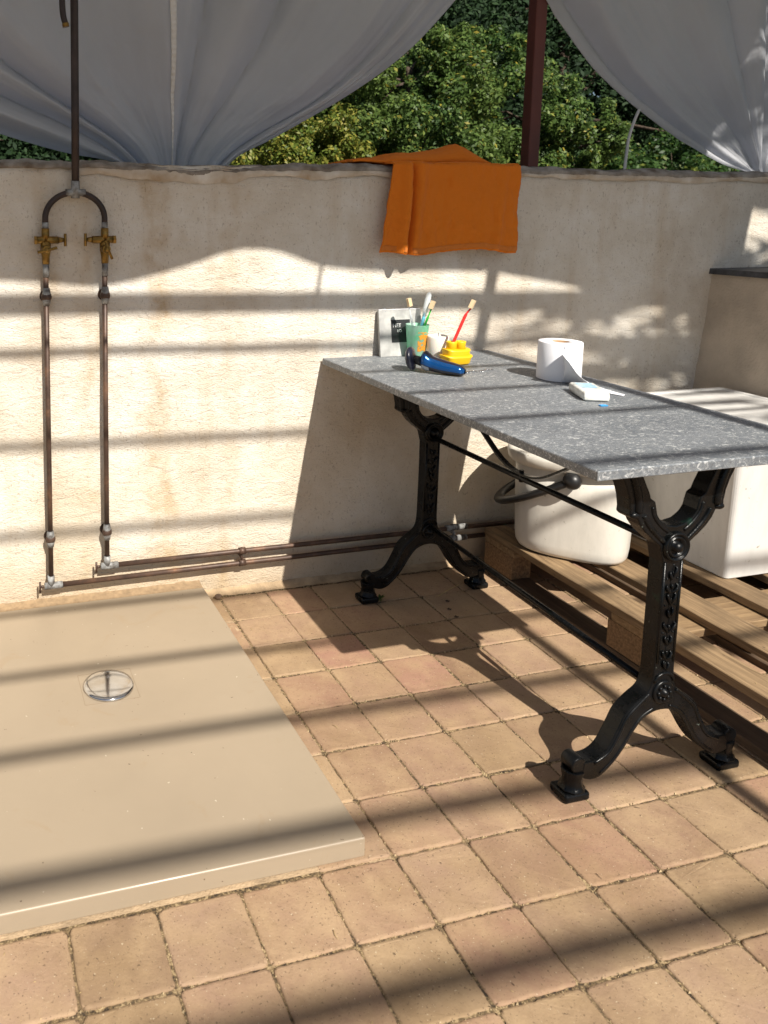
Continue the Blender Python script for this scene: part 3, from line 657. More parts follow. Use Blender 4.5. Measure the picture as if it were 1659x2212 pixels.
def leg(yf, depth=.036):
    half_up = arm_i[::-1]; 
    out = [(x, z) for x, z in arm_i] + arm_o + [(.0255, .50), (.0245, .40)] + low_o + low_i
    right_ = out; left_ = [(-x, z) for x, z in reversed(out) if x > 0]
    poly = [(CXL + x, z) for x, z in right_ + left_]
    mb = MB().prism(poly, yf, yf + depth)
    for s in (-1, 1):
        cx_ = CXL + s * .196
        mb.tube([(cx_, yf + .001, .079), (cx_, yf + depth - .001, .079)], .0175, 18)
        mb.tube([(cx_, yf + .018, .065), (cx_, yf + .018, .045), (cx_, yf + .018, .030), (cx_, yf + .018, .022)], [.023, .019, .021, .027], 8, sq=(1.1, 1.0))
        mb.bbox(cx_ - .031, cx_ + .029, yf - .004, yf + depth + .010, 0.001, .020, .006)
        # top flange under the stone
        mb.box(CXL + s * .135 - .030, CXL + s * .135 + .030, yf - .006, yf + depth + .006, .7225, .7275)
    o = mb.build('leg', M['iron'], root, bevel=.0035, seg=2)
    # raised mouldings
    r = MB()
    for s in (-1, 1):
        pth = [(CXL + s * x, yf + .001, z) for x, z in [(.028, .545), (.052, .566), (.070, .585), (.084, .607)]]
        r.tube(catmull(pth, 5), .0055, 8)
        pth = [(CXL + s * x, yf + .001, z) for x, z in [(.020, .566), (.040, .581), (.058, .603), (.064, .622)]]
        r.tube(catmull(pth, 5), .004, 8)
        pth = [(CXL + s * x, yf + .001, z) for x, z in [(.098, .615), (.100, .64), (.112, .68), (.132, .722)]]
        r.tube(catmull(pth, 5), .0085, 8)
        r.ball((CXL + s * .106, yf + .001, .609), .010, sc=(1.2, .7, .7))
        pth = [(CXL + s * x, yf + .001, z) for x, z in [(.034, .214), (.060, .193), (.086, .169), (.103, .136), (.126, .098), (.160, .080)]]
        r.tube(catmull(pth, 5), .0042, 8)
        pth = [(CXL + s * x, yf + .001, z) for x, z in [(.020, .180), (.048, .166), (.070, .141), (.092, .107), (.116, .077), (.146, .055)]]
        r.tube(catmull(pth, 5), .0030, 8)
        r.tube([(CXL + s * .021, yf + .001, .50), (CXL + s * .0205, yf + .001, .28)], .0035, 8)
    r.build('moulding', M['iron'], o)
    q = MB()
    q.lathe([(.0315, -.004), (.0315, .004), (.0295, .0075), (.0265, .0075), (.0245, .001), (.0225, .001), (.0215, .0065), (.0185, .0065), (.0165, 0.0), (.0120, 0.0), (.0105, .0085), (.0070, .013), (.001, .0145)], (CXL + .001, yf, .533), 32, 'y')
    q.build('rosette', M['iron'], o)
    q = MB()
    q.lathe([(.026, -.003), (.026, .003), (.022, .005), (.018, .003), (.009, .004), (.006, .010), (.001, .012)], (CXL, yf, .214), 28, 'y')
    for k in range(8):
        a = k * math.pi / 4; q.ball((CXL + .0145 * math.cos(a), yf - .004, .214 + .0145 * math.sin(a)), .0045, 8, 6)
    q.tube([(CXL + .024 * math.cos(t), yf - .001, .236 + .020 * math.sin(t)) for t in np.linspace(0.1, math.pi - .1, 12)], .003, 8)
    q.build('lower_rosette', M['iron'], o)
    q = MB()
    q.tube(catmull([(CXL + .003 * math.sin(z_ * 120), yf + .0005, z_) for z_ in np.linspace(.255, .495, 14)], 3), .0019, 6)
    for k_, zc in enumerate((.272, .296, .325, .352, .384, .412, .441, .470)):
        big_ = (.6, 1.0, .75, 1.35, .55, .9, 1.25, .7)[k_]
        for s in (-1, 1):
            a = random.uniform(-.006, .007)
            q.tube(catmull([(CXL, yf, zc - .007), (CXL + s * .006 * big_, yf - .003, zc + a), (CXL + s * .011 * big_, yf - .0025, zc + .009 + a), (CXL + s * .008 * big_, yf, zc + .014 + a)], 3), [.0012, .002, .0026, .0034, .0036, .003, .0028, .0024, .0014, .001], 6)
            if k_ % 2: q.ball((CXL + s * .0125, yf, zc - .006), .0026, 8, 6)
        q.ball((CXL, yf - .001, zc + .006), .0030 * big_, 8, 6, sc=(1, 1, 1.6))
    q.build('leaf_ornament', M['iron'], o)
    return o
leg(1.228); leg(2.070)
MB().tube([(CXL, 1.245, .527), (CXL, 2.09, .517)], .0075, 12).build('stretcher', M['iron'], root)
MB().tube([(CXL, 1.245, .212), (CXL, 2.09, .232)], .0070, 12).build('stretcher', M['iron'], root)
br = catmull([(CXL, 1.985, .7275), (CXL, 1.93, .668), (CXL, 1.80, .575), (CXL, 1.74, .543), (CXL, 1.68, .533), (CXL, 1.62, .543), (CXL, 1.56, .575), (CXL, 1.43, .668), (CXL, 1.375, .7275)], 6)
MB().tube(br, .008, 4, sq=(1.3, .5), smooth=False).tube([(CXL, 1.68, .512), (CXL, 1.68, .544)], .006, 8).build('brace', M['iron'], root)
MB().tube([(1.235, 2.10, .729), (1.235, 2.10, .722)], .012, 12).build('rubber_pad', M['blackp'], root)

# ------------------------------------------------------------------ pallet
root = thing('pallet', (2.1, 1.6, 0), 'weathered wooden pallet on the paving under white bucket and tub', 'pallet')
PY0, PY1 = 1.005, 2.200
def plank(x0, x1, y0, y1, z0, z1, m, name):
    mb = MB(); k = 14; L_ = []
    along_y = (y1 - y0) > (x1 - x0)
    vs = []; bow = random.uniform(-.002, .002)
    for i in range(k + 1):
        t = i / k
        for (a, b) in ((0, 0), (1, 0), (1, 1), (0, 1)):
            j = random.gauss(0, .0006); zz = z1 if b else z0
            zz += bow * math.sin(t * math.pi)
            if along_y: vs.append((x0 + (x1 - x0) * a + j, y0 + (y1 - y0) * t, zz + j * .5))
            else: vs.append((x0 + (x1 - x0) * t, y0 + (y1 - y0) * a + j, zz + j * .5))
    fs = [(4 * i + a, 4 * i + (a + 1) % 4, 4 * i + 4 + (a + 1) % 4, 4 * i + 4 + a) for i in range(k) for a in range(4)] + [(3, 2, 1, 0), (4 * k, 4 * k + 1, 4 * k + 2, 4 * k + 3)]
    mb.add(vs, fs); return mb.build(name, m, root, bevel=.0018, seg=1)
for (a, b) in ((1.705, 1.788), (1.882, 1.980), (2.092, 2.178), (2.285, 2.383), (2.462, 2.550)):
    plank(a, b, PY0, PY1, PAL - .022, PAL, M['wood'], 'top_board')
for (a, b) in ((1.007, 1.150), (1.535, 1.665), (2.055, 2.198)):
    plank(1.707, 2.548, a, b, PAL - .0445, PAL - .0225, M['wood_x'], 'cross_board')
for xa, xw_ in ((1.707, .072), (2.05, .10), (2.44, .10)):
    for ya in (1.010, 1.540, 2.060):
        MB().bbox(xa, xa + xw_, ya, ya + .135, .0225, PAL - .045, .002).build('block', M['chip'], root)
    plank(xa - .003, xa + xw_, PY0 + .002, PY1 - .002, .001, .022, M['wood_shaded'], 'runner')

# ------------------------------------------------------------------ white bucket
BX, BY = 1.868, 1.998
root = thing('bucket', (BX, BY, PAL), 'round white plastic bucket with lid and black handle, standing on the pallet', 'bucket')
UB, VB = Vector((.7071, -.7071, 0)), Vector((.7071, .7071, 0))
def sering(k, z, a=.166, b=.136, n=2.9):
    o = []
    for q in range(72):
        t = 2 * math.pi * q / 72; c_, s_ = math.cos(t), math.sin(t)
        x_ = (a + k) * abs(c_) ** (2 / n) * (1 if c_ > 0 else -1); y_ = (b + k) * abs(s_) ** (2 / n) * (1 if s_ > 0 else -1)
        p = Vector((BX, BY, z)) + UB * x_ + VB * y_; o.append(tuple(p))
    return o
def loft(rings, caps=True):
    n = len(rings[0]); vs = [p for r in rings for p in r]
    fs = [(i * n + k, i * n + (k + 1) % n, (i + 1) * n + (k + 1) % n, (i + 1) * n + k) for i in range(len(rings) - 1) for k in range(n)]
    if caps: fs += [tuple(reversed(range(n))), tuple((len(rings) - 1) * n + k for k in range(n))]
    return vs, fs
mb = MB(); mb.add(*loft([sering(k, PAL + z) for k, z in ((-.042, .002), (-.026, .003), (-.014, .009), (-.008, .020), (-.005, .045), (-.001, .15), (.001, .20), (.003, .290))]), True)
mb.build('bucket_body', M['bucket'], root)
mb = MB(); mb.add(*loft([sering(k, PAL + z) for k, z in ((.004, .284), (.020, .286), (.026, .294), (.029, .312), (.026, .322), (.012, .326), (.004, .319), (-.03, .318), (-.034, .324), (-.12, .327))]), True)
mb.build('lid', M['bucket'], root)
# swing handle lowered towards the left
hz0 = PAL + .268
hd = []
A = math.radians(-135)                          # pivot direction seen from the centre
pv = Vector((math.cos(A), math.sin(A), 0)); 
sd = Vector((-math.cos(A - math.pi / 2 + math.pi), -math.sin(A - math.pi / 2 + math.pi), 0))
sd = Vector((math.sin(A), -math.cos(A), 0))    # to the left of the pivot axis
for t in np.linspace(0, math.pi, 25):
    c_ = math.cos(t); s_ = math.sin(t)
    hd.append(Vector((BX, BY, hz0)) + pv * .160 * c_ + (sd * .215 + Vector((0, 0, -.140))) * s_)
MB().tube(hd, .0145, 10, sq=(1.15, .8)).ball(hd[0], .026, sc=(1, 1, 1)).ball(hd[-1], .026).build('handle', M['blackp'], root)

# ------------------------------------------------------------------ square white tub
root = thing('storage_tub', (2.36, 1.92, PAL), 'tall square white plastic tub with lid, tapering down, on the pallet', 'tub')
bx0, bx1, by0, by1 = 2.136, 2.520, 1.698, 2.075; tx0, tx1, ty0, ty1 = 2.108, 2.575, 1.665, 2.125; TZ = .598
def rr(x0, x1, y0, y1, z, r, n=5):
    o = []
    for (cx_, cy_, a0) in ((x1 - r, y1 - r, 0), (x0 + r, y1 - r, 90), (x0 + r, y0 + r, 180), (x1 - r, y0 + r, 270)):
        for k in range(n + 1):
            a = math.radians(a0 + 90 * k / n); o.append((cx_ + r * math.cos(a), cy_ + r * math.sin(a), z))
    return o
def loft(rings, caps=True):
    n = len(rings[0]); vs = [p for r in rings for p in r]
    fs = [(i * n + k, i * n + (k + 1) % n, (i + 1) * n + (k + 1) % n, (i + 1) * n + k) for i in range(len(rings) - 1) for k in range(n)]
    if caps: fs += [tuple(reversed(range(n))), tuple((len(rings) - 1) * n + k for k in range(n))]
    return vs, fs
def lerp_ring(t, z, r, grow=0.0):
    f = lambda a, b: a + (b - a) * t
    return rr(f(bx0, tx0) - grow, f(bx1, tx1) + grow, f(by0, ty0) - grow, f(by1, ty1) + grow, z, r)
rings = [lerp_ring(0, PAL + .001, .012, -.006), lerp_ring(0, PAL + .006, .014)] + [lerp_ring(t, PAL + .006 + (TZ - .03 - PAL) * t, .014 + .004 * t) for t in (.25, .5, .75, .97)]
mb = MB(); mb.add(*loft(rings)); o = mb.build('tub_body', M['tub'], root)
rings = [lerp_ring(1, TZ - .022, .016, .002), lerp_ring(1, TZ - .021, .018, .008), lerp_ring(1, TZ - .003, .018, .008), lerp_ring(1, TZ, .016, .005), lerp_ring(1, TZ, .016, -.012), lerp_ring(1, TZ - .004, .016, -.016)]
mb = MB(); mb.add(*loft(rings)); mb.build('lid', M['tub'], root, bevel=.0012, seg=1)

# ------------------------------------------------------------------ towel
root = thing('towel', (1.86, WY, 1.25), 'orange terry towel draped over the top of the wall beside the brown post', 'towel')
P_ = lambda a, b, y=2.232: on_y(a, b, y)
tl, tr_, bl, br_ = P_(846, 352), P_(1118, 357), P_(812, 545), P_(1110, 543)
def tow(u, v):      # v 0 bottom .. 0.62 wall edge .. 1 back over the top
    fold = -.022 * math.exp(-((u - .10 - .05 * (1 - min(v / .62, 1))) / .035) ** 2) + .026 * math.exp(-((u - .155 - .03 * (1 - min(v / .62, 1))) / .02) ** 2) - .014 * math.exp(-((u - .225) / .04) ** 2) - .007 * math.sin(u * 9 + 1) * (1 - v * .8) - .010 * fbm(u * 4, v * 2.2, 4) - .006 * abs(fbm(u * 9 + v * 3, v * 5 - u * 2, 6)) - .0015 * fbm(u * 45, v * 40, 2) - .012 * math.exp(-((u - .93 + .12 * (1 - v)) / .03) ** 2) * (1 - v)
    if v <= .62:
        t = v / .62; a = bl.lerp(br_, u); b = tl.lerp(tr_, u); p = a.lerp(b, t)
        p.z += (-.007 * math.sin(u * 7) + .007 * fbm(u * 5, 0)) * (1 - t); p.x += .006 * fbm(v * 5, 8) * (1 - t) * (1 if u > .5 else -1)
        p.y += -.012 + 1.5 * fold * (1 - .45 * t); return p
    t = (v - .62) / .38; p = tl.lerp(tr_, u); a = min(1, t * 4)
    top = wtop(p.x) + .010 + .003 * fbm(u * 5, v * 4)
    p.y = p.y - .004 + fold * .45 * (1 - t) + (.012 * (1 - math.cos(a * math.pi / 2)) + max(0, t - .1) * .19)
    p.z = p.z + (top - p.z) * math.sin(a * math.pi / 2) + .0015 * math.sin(u * 12 + t * 4)
    return p
mb = MB().grid(tow, 120, 90); mb.build('hanging_half', M['towel'], root, solid=.007, sub=0)
def tow2(u, v):     # the rumpled half lying on the wall top
    x = P_(775, 350).x + (P_(1078, 350).x - P_(775, 350).x) * u
    prof_ = np.interp(u, [0, .12, .26, .30, .6, .75, .80, .86, 1], [0, .010, .018, .027, .036, .056, .064, .052, .004])
    a = v * math.pi
    return Vector((x + .01 * math.sin(v * 5), WY + .015 + .15 * v, wtop(x) + .014 + prof_ * (math.sin(a) ** .6 if 0 < v < 1 else 0) + .003 * fbm(u * 8, v * 5)))
mb = MB().grid(tow2, 80, 30); mb.build('folded_half', M['towel'], root, solid=.006)
mb = MB()
def hemf(u, v):
    p = tow(u, .012 + .035 * v); return Vector((p.x, p.y - .0045, p.z))
mb.grid(hemf, 120, 4).build('woven_hem', mat_cloth('towel_hem', (0.62, 0.18, 0.02), .0, bscale=900, bdist=.002), root, solid=.001)

# ------------------------------------------------------------------ things on the table
def tp(px, py): return on_z(px, py, T)
# marbled calendar block leaning on the wall
c0 = Vector((1.300, 2.216, T)); 
root = thing('desk_calendar', c0, 'white marbled standing calendar with black label leaning on the wall behind cup', 'calendar')
tilt = Matrix.Translation(c0) @ Matrix.Rotation(R(-9), 4, 'X')
MB().bbox(0, .152, 0, .010, 0.0005, .150, .001, tilt).build('card_block', M['marble'], root)
MB().bbox(.002, .150, .0022, .0082, .1505, .153, .0005, tilt).build('paper_pad', M['paper'], root)
MB().box(.042, .110, -.0008, -.0001, .045, .118, tilt).build('black_label', M['blacklabel'], root)
rx = R(90 - 9)
for body, sz, lx, lz in (('HET', .0165, .047, .094), ('BO', .0125, .062, .078)):
    text_mesh(body, sz, root, M['whiteprint'], tilt @ Vector((lx, -.0016, lz)), (rx, 0, 0))
MB().tube([tilt @ Vector((.024 + .006 * math.cos(t), .004 + .007 * math.sin(t) * .6, .151 + .006 * math.sin(t))) for t in np.linspace(0, 6.28, 14)], .0008, 6).build('ring', M['silver'], root)
# cup
CC = tp(899, 772); CC.z = T
root = thing('toothbrush_cup', CC, 'frosted mint green cup with worn orange print holding toothbrushes', 'cup')
ch = .106
pr_ = [(.0255, .001), (.0265, .004), (.0355, ch), (.0362, ch + .001), (.0352, ch), (.0260, .006), (.001, .006)]
MB().lathe([(r, T + z) for r, z in pr_], (CC.x, CC.y, 0), 48, cap=(True, False)).build('cup_body', M['cup'], root)
def prt(u, v):
    a = math.radians(-118 + 62 * u); z = .024 + .062 * v; r = .0267 + (.0356 - .0267) * z / ch + .0004
    return (CC.x + r * math.cos(a), CC.y + r * math.sin(a), T + z)
MB().grid(prt, 16, 12).build('worn_print', M['print'], root)
def brush(name, base, tip, mat, label, bend=0.0, head_mat=None, clear=False, face=(0, -1, 0), th=.0034):
    rt = thing(name, base, label, 'toothbrush')
    base = Vector(base); tip = Vector(tip); d = tip - base
    side = Vector(face).normalized()
    pts = [base, base + d * .35 + Vector((bend, 0, 0)) * .6, base + d * .7 + Vector((bend, 0, 0)), base + d * .84, tip]
    pp = catmull(pts, 6); n = len(pp)
    rad = [th * (1.0 if i < n * .5 else (.62 if i < n * .82 else 1.15)) for i in range(n)]
    MB().tube(pp, rad, 10, sq=(1.2, .8)).build('handle', mat, rt)
    hb = MB(); u = (pp[-1] - pp[-6]).normalized(); sdv = u.cross(side).normalized()
    rot = Matrix((sdv, side, u)).transposed().to_4x4(); rot.translation = pp[-1] - u * .011
    for k in range(8): hb.box(-.0058, .0058, .0015, .0135, -.013 + k * .0033, -.0100 + k * .0033, rot)
    hb.build('bristles', head_mat or M['bristle'], rt)
    return rt
zt = T
brush('toothbrush', (CC.x + .006, CC.y - .004, T + .008), on_y(880, 646, CC.y - .015), M['clear'], 'clear toothbrush with pale bristles, leftmost in the mint green cup', face=(0, -1, .1), head_mat=M['bristle'])
brush('toothbrush', (CC.x - .010, CC.y + .004, T + .008), on_y(938, 652, CC.y - .005), M['green'], 'bright green toothbrush leaning right in the mint green cup', face=(-.8, -.6, .2))
b0 = Vector((CC.x + .002, CC.y + .010, T + .008)); b1 = on_y(926, 640, CC.y + .012)
rt = thing('travel_toothbrush', b0, 'light blue brush under a clear cap between two toothbrushes in the cup', 'toothbrush')
mid = b0.lerp(b1, .62); MB().tube([b0, mid, b0.lerp(b1, .72)], [.004, .0055, .003], 10).build('handle', M['skyblue'], rt)
MB().tube([b0.lerp(b1, .66), b0.lerp(b1, .80), b0.lerp(b1, .93), b0.lerp(b1, 1.03), b0.lerp(b1, 1.07)], [.006, .0085, .0095, .008, .003], 12).build('cap', M['clear'], rt)
# candle
cc = tp(946, 776) + Vector((0, .005, 0)); cr = .0315
root = thing('candle', cc, 'short white pillar candle beside the toothbrush cup', 'candle')
pr_ = [(cr - .002, .001), (cr, .004), (cr, .064), (cr - .001, .0685), (cr - .004, .070), (cr - .008, .067), (.001, .064)]
MB().lathe([(r, T + z) for r, z in [(a * 1.05, b * 1.08) for a, b in pr_]], (cc.x, cc.y, 0), 40).build('wax_body', M['wax'], root)
MB().tube([(cc.x, cc.y, T + .066), (cc.x + .001, cc.y, T + .083)], .0012, 6).build('wick', M['blackp'], root)
# yellow holder
yc = tp(989, 788) + Vector((0, .012, 0))
root = thing('brush_holder', yc, 'yellow rubber boat shaped toothbrush holder with two tubes', 'toothbrush holder')
def hull(l, w_, z, bulge=1.0):
    o = []
    for k in range(28):
        a = 2 * math.pi * k / 28; c_, s_ = math.cos(a), math.sin(a)
        o.append((yc.x + l * (abs(c_) ** .45) * (1 if c_ > 0 else -1), yc.y + w_ * (abs(s_) ** .6) * (1 if s_ > 0 else -1), T + z + .004 * c_ * c_ * (z > .01)))
    return o
mb = MB()
mb.add(*loft([hull(.036, .021, .001), hull(.040, .025, .004), hull(.044, .028, .018), hull(.048, .030, .024), hull(.046, .028, .027)]), True)
mb.add(*loft([hull(.040, .025, .0265), hull(.039, .025, .036), hull(.041, .026, .043), hull(.038, .024, .046)]), True)
mb.build('hull', M['yellow'], root, bevel=.001)
mb = MB()
for sx_ in (-.017, .014):
    mb.lathe([(.0155, T + .040), (.0155, T + .064), (.0165, T + .068), (.0155, T + .071), (.0095, T + .071), (.0080, T + .052), (.001, T + .050)], (yc.x + sx_, yc.y, 0), 24)
mb.build('tube', M['yellow'], root)
b0 = Vector((yc.x - .017, yc.y, T + .053)); b1 = on_y(1025, 650, yc.y - .010)
brush('toothbrush', b0, b1, M['red'], 'red toothbrush standing upright in the yellow holder', bend=-.006, face=(-.75, -.6, .15), th=.0042)
# shaver
s0 = tp(883, 800); s1 = tp(1004, 814)
ax = (s1 - s0); ax.z = 0; Ls = ax.length; ax.normalize(); sy_ = Vector((-ax.y, ax.x, 0))
root = thing('electric_shaver', s0, 'blue and black electric shaver lying on the grey table', 'shaver')
def shp(t, a, k=1.0):
    # section along the body: centre height, half height, half width
    hk = 1.28; zc = 1.22 * np.interp(t, [.22, .30, .42, .6, .8, .95, 1], [.028, .030, .023, .0185, .015, .013, .012])
    hh = np.interp(t, [.22, .26, .32, .42, .6, .8, .95, 1], [.012, .021, .023, .018, .0165, .0145, .012, .006]) * k * hk
    hw = np.interp(t, [.22, .26, .32, .45, .6, .8, .95, 1], [.012, .022, .025, .022, .022, .021, .017, .008]) * k * 1.2
    zc = max(zc, hh + .001)
    return s0 + ax * (Ls * t) + sy_ * (hw * math.cos(a)) + Vector((0, 0, zc - 0.0 + hh * math.sin(a)))
ts = np.concatenate([np.linspace(.22, .34, 8), np.linspace(.38, .94, 16), np.linspace(.96, 1, 4)])
def body(a0, a1, k, name, mat):
    mb = MB(); na = 14
    vs = [shp(t, a0 + (a1 - a0) * i / na, k) for t in ts for i in range(na + 1)]
    fs = [(j * (na + 1) + i, j * (na + 1) + i + 1, (j + 1) * (na + 1) + i + 1, (j + 1) * (na + 1) + i) for j in range(len(ts) - 1) for i in range(na)]
    mb.add(vs, fs, True); return mb.build(name, mat, root)
body(0, 2 * math.pi, .97, 'grip_core', M['darkblue'])
body(math.pi * .72, math.pi * 1.10, 1.0, 'blue_shell', M['blue']); body(math.pi * -.10, math.pi * .28, 1.0, 'blue_shell', M['blue'])
mb = MB(); vs = []
for t in np.linspace(.27, .40, 7):
    for i in range(7): vs.append(shp(t, math.pi * (1.12 + .28 * i / 6), 1.02))
mb.add(vs, [(j * 7 + i, j * 7 + i + 1, (j + 1) * 7 + i + 1, (j + 1) * 7 + i) for j in range(6) for i in range(6)], True).build('display_panel', M['silver'], root)
hc = s0 + Vector((0, 0, .036)) + ax * .004
q = ax.to_track_quat('Z', 'Y').to_matrix()
q = (Matrix.Rotation(R(-10), 3, sy_) @ q)
h_ = MB().lathe([(.010, -.009), (.026, -.008), (.033, -.003), (.035, .002), (.033, .007), (.022, .011), (.008, .013)], hc, 32, rot=q, sy=1.0)
h_.build('shaving_head', M['darkblue'], root)
MB().tube([hc + ax * .008, s0 + ax * (Ls * .25) + Vector((0, 0, .030))], [.012, .014], 14).build('neck', M['blackp'], root)
# little chain
a_ = tp(1009, 806); b_ = tp(1064, 800)
root = thing('bead_chain', a_, 'small silver chain lying on the table behind the shaver', 'chain')
mb = MB()
for k in range(12):
    t = k / 11; p = a_.lerp(b_, t) + Vector((0, .006 * math.sin(t * 9), .0022)); mb.ball(p, .0030 if k % 3 else .0042, 8, 6, sc=(1.3, 1, .8))
mb.build('bead', M['chrome'], root)
# toilet roll
rc = tp(1212, 820) + Vector((.003, .014, 0)); RR = .0565; RH = .106
root = thing('toilet_roll', rc, 'white toilet paper roll standing on the table with a loose end', 'toilet roll')
pr_ = [(RR - .0005, .001), (RR, .003), (RR, RH - .002), (RR - .0012, RH), (.0225, RH), (.0222, RH - .001), (.0222, .003), (RR - .003, .001)]
MB().lathe([(r, T + z) for r, z in pr_], (rc.x, rc.y, 0), 72, cap=(False, False)).build('paper_roll', M['paper'], root)
MB().lathe([(.0220, T + RH - .0005), (.0220, T + .004), (.0195, T + .004), (.0195, T + RH - .0005), (.0220, T + RH - .0005)], (rc.x, rc.y, 0), 40, cap=(False, False)).build('cardboard_core', M['card'], root)
ry = rc.y - RR - .002
topc = catmull([Vector((rc.x - .030, rc.y - .049, T + RH - .004)), Vector((rc.x - .012, ry - .001, T + RH - .006)), on_y(1214, 760, ry - .026), on_y(1231, 785, ry - .044), on_y(1247, 808, ry - .056), on_y(1268, 824, ry - .072), on_y(1300, 838, ry - .095), tp(1349, 854) + Vector((0, 0, .002))], 8)
botc = catmull([Vector((rc.x - .032, rc.y - .049, T + .003)), Vector((rc.x - .014, ry - .001, T + .003)), tp(1218, 827) + Vector((0, .004, .002)), tp(1238, 829) + Vector((0, .002, .002)), tp(1254, 832) + Vector((0, 0, .002)), tp(1275, 840) + Vector((0, 0, .002)), tp(1304, 848) + Vector((0, 0, .002)), tp(1346, 857) + Vector((0, 0, .002))], 8)
def sheet(u, v):
    j = min(int(u * (len(topc) - 1)), len(topc) - 2); f = u * (len(topc) - 1) - j
    a = topc[j].lerp(topc[j + 1], f); b = botc[j].lerp(botc[j + 1], f)
    p = b.lerp(a, v); p.y -= .010 * math.sin(math.pi * v) * math.sin(math.pi * u); p.z += .004 * math.sin(u * 5) * math.sin(math.pi * v); return p
MB().grid(sheet, 40, 20).build('loose_sheet', M['paper'], root, solid=.0006)
# tissue packet
ta, tb, tc = Vector((1.486, 1.577, T)), Vector((1.540, 1.552, T)), Vector((1.535, 1.690, T))
ex = (tb - ta).normalized(); ey = Vector((-ex.y, ex.x, 0)); Wt = (tb - ta).length; Lt = .118
root = thing('tissue_packet', ta, 'plastic wrapped white tissue packet with pale blue print on the table', 'tissue packet')
mt4 = Matrix((ex, ey, Vector((0, 0, 1)))).transposed().to_4x4(); mt4.translation = ta
def pk(x, y, z):
    v = Vector((x, y, z)); v.z += .0015 * fbm(x * 60, y * 60, z * 50); return mt4 @ v
mb = MB(); rings = []
for z, ins in ((.001, .003), (.004, .0005), (.013, 0), (.021, .0008), (.0235, .004)):
    r_ = rr(ins, Wt - ins, ins, Lt - ins, z, .004, 3); rings.append([pk(*p) for p in r_])
mb.add(*loft(rings), True); mb.build('wrapped_pack', M['plasticfilm'], root, bevel=.001)
MB().grid(lambda u, v: pk(.010 + (Wt - .020) * u, .050 + .055 * v, .0244), 6, 8).build('blue_print', M['labelblue'], root)
t0 = tp(1303, 877)
MB().box(-.009, .009, -.005, .005, .0006, .0026, Matrix.Translation(t0) @ Matrix.Rotation(R(-6), 4, 'Z')).build('sticker_tab', M['tab'], root)

# ------------------------------------------------------------------ small things on the floor
p = on_z(471, 1294, 0)
mb = MB(); mb.ball(p + Vector((0, 0, .008)), .011, 10, 7, sc=(1.1, .8, .8))
mb.v = [(v[0] + .002 * fbm(v[0] * 200, v[1] * 200), v[1] + .002 * fbm(v[1] * 200, v[2] * 200), max(0, v[2])) for v in mb.v]
tag(mb.build('pebble', M['stone'], origin=p), 'small brown pebble at the corner of the shower tray near the wall', 'pebble')
p = on_z(822, 1302, 0); root = thing('weed', p, 'tiny green weed growing from a joint beside the far table foot', 'weed')
mb = MB()
for k in range(16):
    a = random.random() * 6.28; l = random.uniform(.008, .018); z = random.uniform(.004, .020); d = Vector((math.cos(a), math.sin(a), .4)); n_ = Vector((-d.y, d.x, 0))
    b = p + Vector((0, 0, z)); mb.add([b, b + d * l * .5 + n_ * l * .25, b + d * l, b + d * l * .5 - n_ * l * .25], [(0, 1, 2, 3)])
mb.build('foliage', M['leafA'], root, fixn=False)
MB().tube([p, p + Vector((.002, 0, .022))], .0008, 5).build('stem', M['leafA'], root)
for (px_, py_) in ((1762 / 1.8228, 2370 / 1.8228), (1769 / 1.8228, 2402 / 1.8228), (1797 / 1.8228, 2432 / 1.8228)):
    q = on_z(px_, py_, 0); mb = MB()
    for k in range(5):
        a = k * 1.25; d = Vector((math.cos(a), math.sin(a), .5)) * .008; n_ = Vector((-d.y, d.x, 0)) * .4
        mb.add([q, q + d * .6 + n_, q + d, q + d * .6 - n_], [(0, 1, 2, 3)])
    tag(mb.build('fallen_blossom', M['twig'], origin=q, fixn=False), 'tiny dark withered blossom on the shaded paving under the table', 'blossom', 'withered blossoms under the table')
q0 = on_z(1727 / 1.8228, 2347 / 1.8228, .002); q1 = on_z(1807 / 1.8228, 2302 / 1.8228, .004)
tag(MB().tube([q0, q0.lerp(q1, .5) + Vector((0, .002, .001)), q1], .0012, 6).build('straw_stem', M['straw'], origin=q0), 'pale straw stem on the paving beside the far right table foot', 'straw')

# ------------------------------------------------------------------ pergola (post in view, rails overhead)
def HP(y): return 2.70 + .22 * (.60 - y)
root = thing('pergola', (1.965, 2.42, 0), 'rust brown steel pergola post behind the wall between the two white curtains', 'pergola')
MB().box(2.040, 2.086, 2.50, 2.545, 0, 2.78).build('post', M['post'], root, bevel=.004)
MB().box(1.99, 2.13, 2.44, 2.575, 1.355, 1.366).build('base_plate', M['blackp'], root, bevel=.002)
MB().box(1.985, 2.026, -2.6, 2.7, 2.705, 2.745).build('beam', M['post'], root, bevel=.003)
MB().box(-3.0, 5.2, 2.49, 2.545, 2.64, 2.70).build('beam', M['post'], root, bevel=.003)
def rail(zeq, r, sqr=False):
    y = (zeq - KY * (2.70 + .22 * .60)) / (1 - KY * .22); z = HP(y)
    mb = MB(); pts = [Vector((x, y - .02 * (x - .35), z)) for x in np.linspace(-3.5, 5.0, 9)]
    mb.tube(pts, r, 4 if sqr else 10, sq=(1, 1) if sqr else None, smooth=not sqr); mb.build('rail', M['post'], root)
rail(3.172, .0235, True)
for zq, r in ((3.035, .010), (2.768, .010), (2.503, .011), (2.238, .012), (1.928, .013), (1.632, .015), (1.305, .019), (.978, .021), (.66, .021), (.33, .021)): rail(zq, r)
# short strut at the edge of the awning
z_ = 2.62; MB().tube([(1.10 + KX * (z_ - 1.0), 3.36 - KY * z_, z_), (1.10 + KX * (z_ - 1.0), 3.15 - KY * z_, z_)], .006, 8).build('strut', M['post'], root)

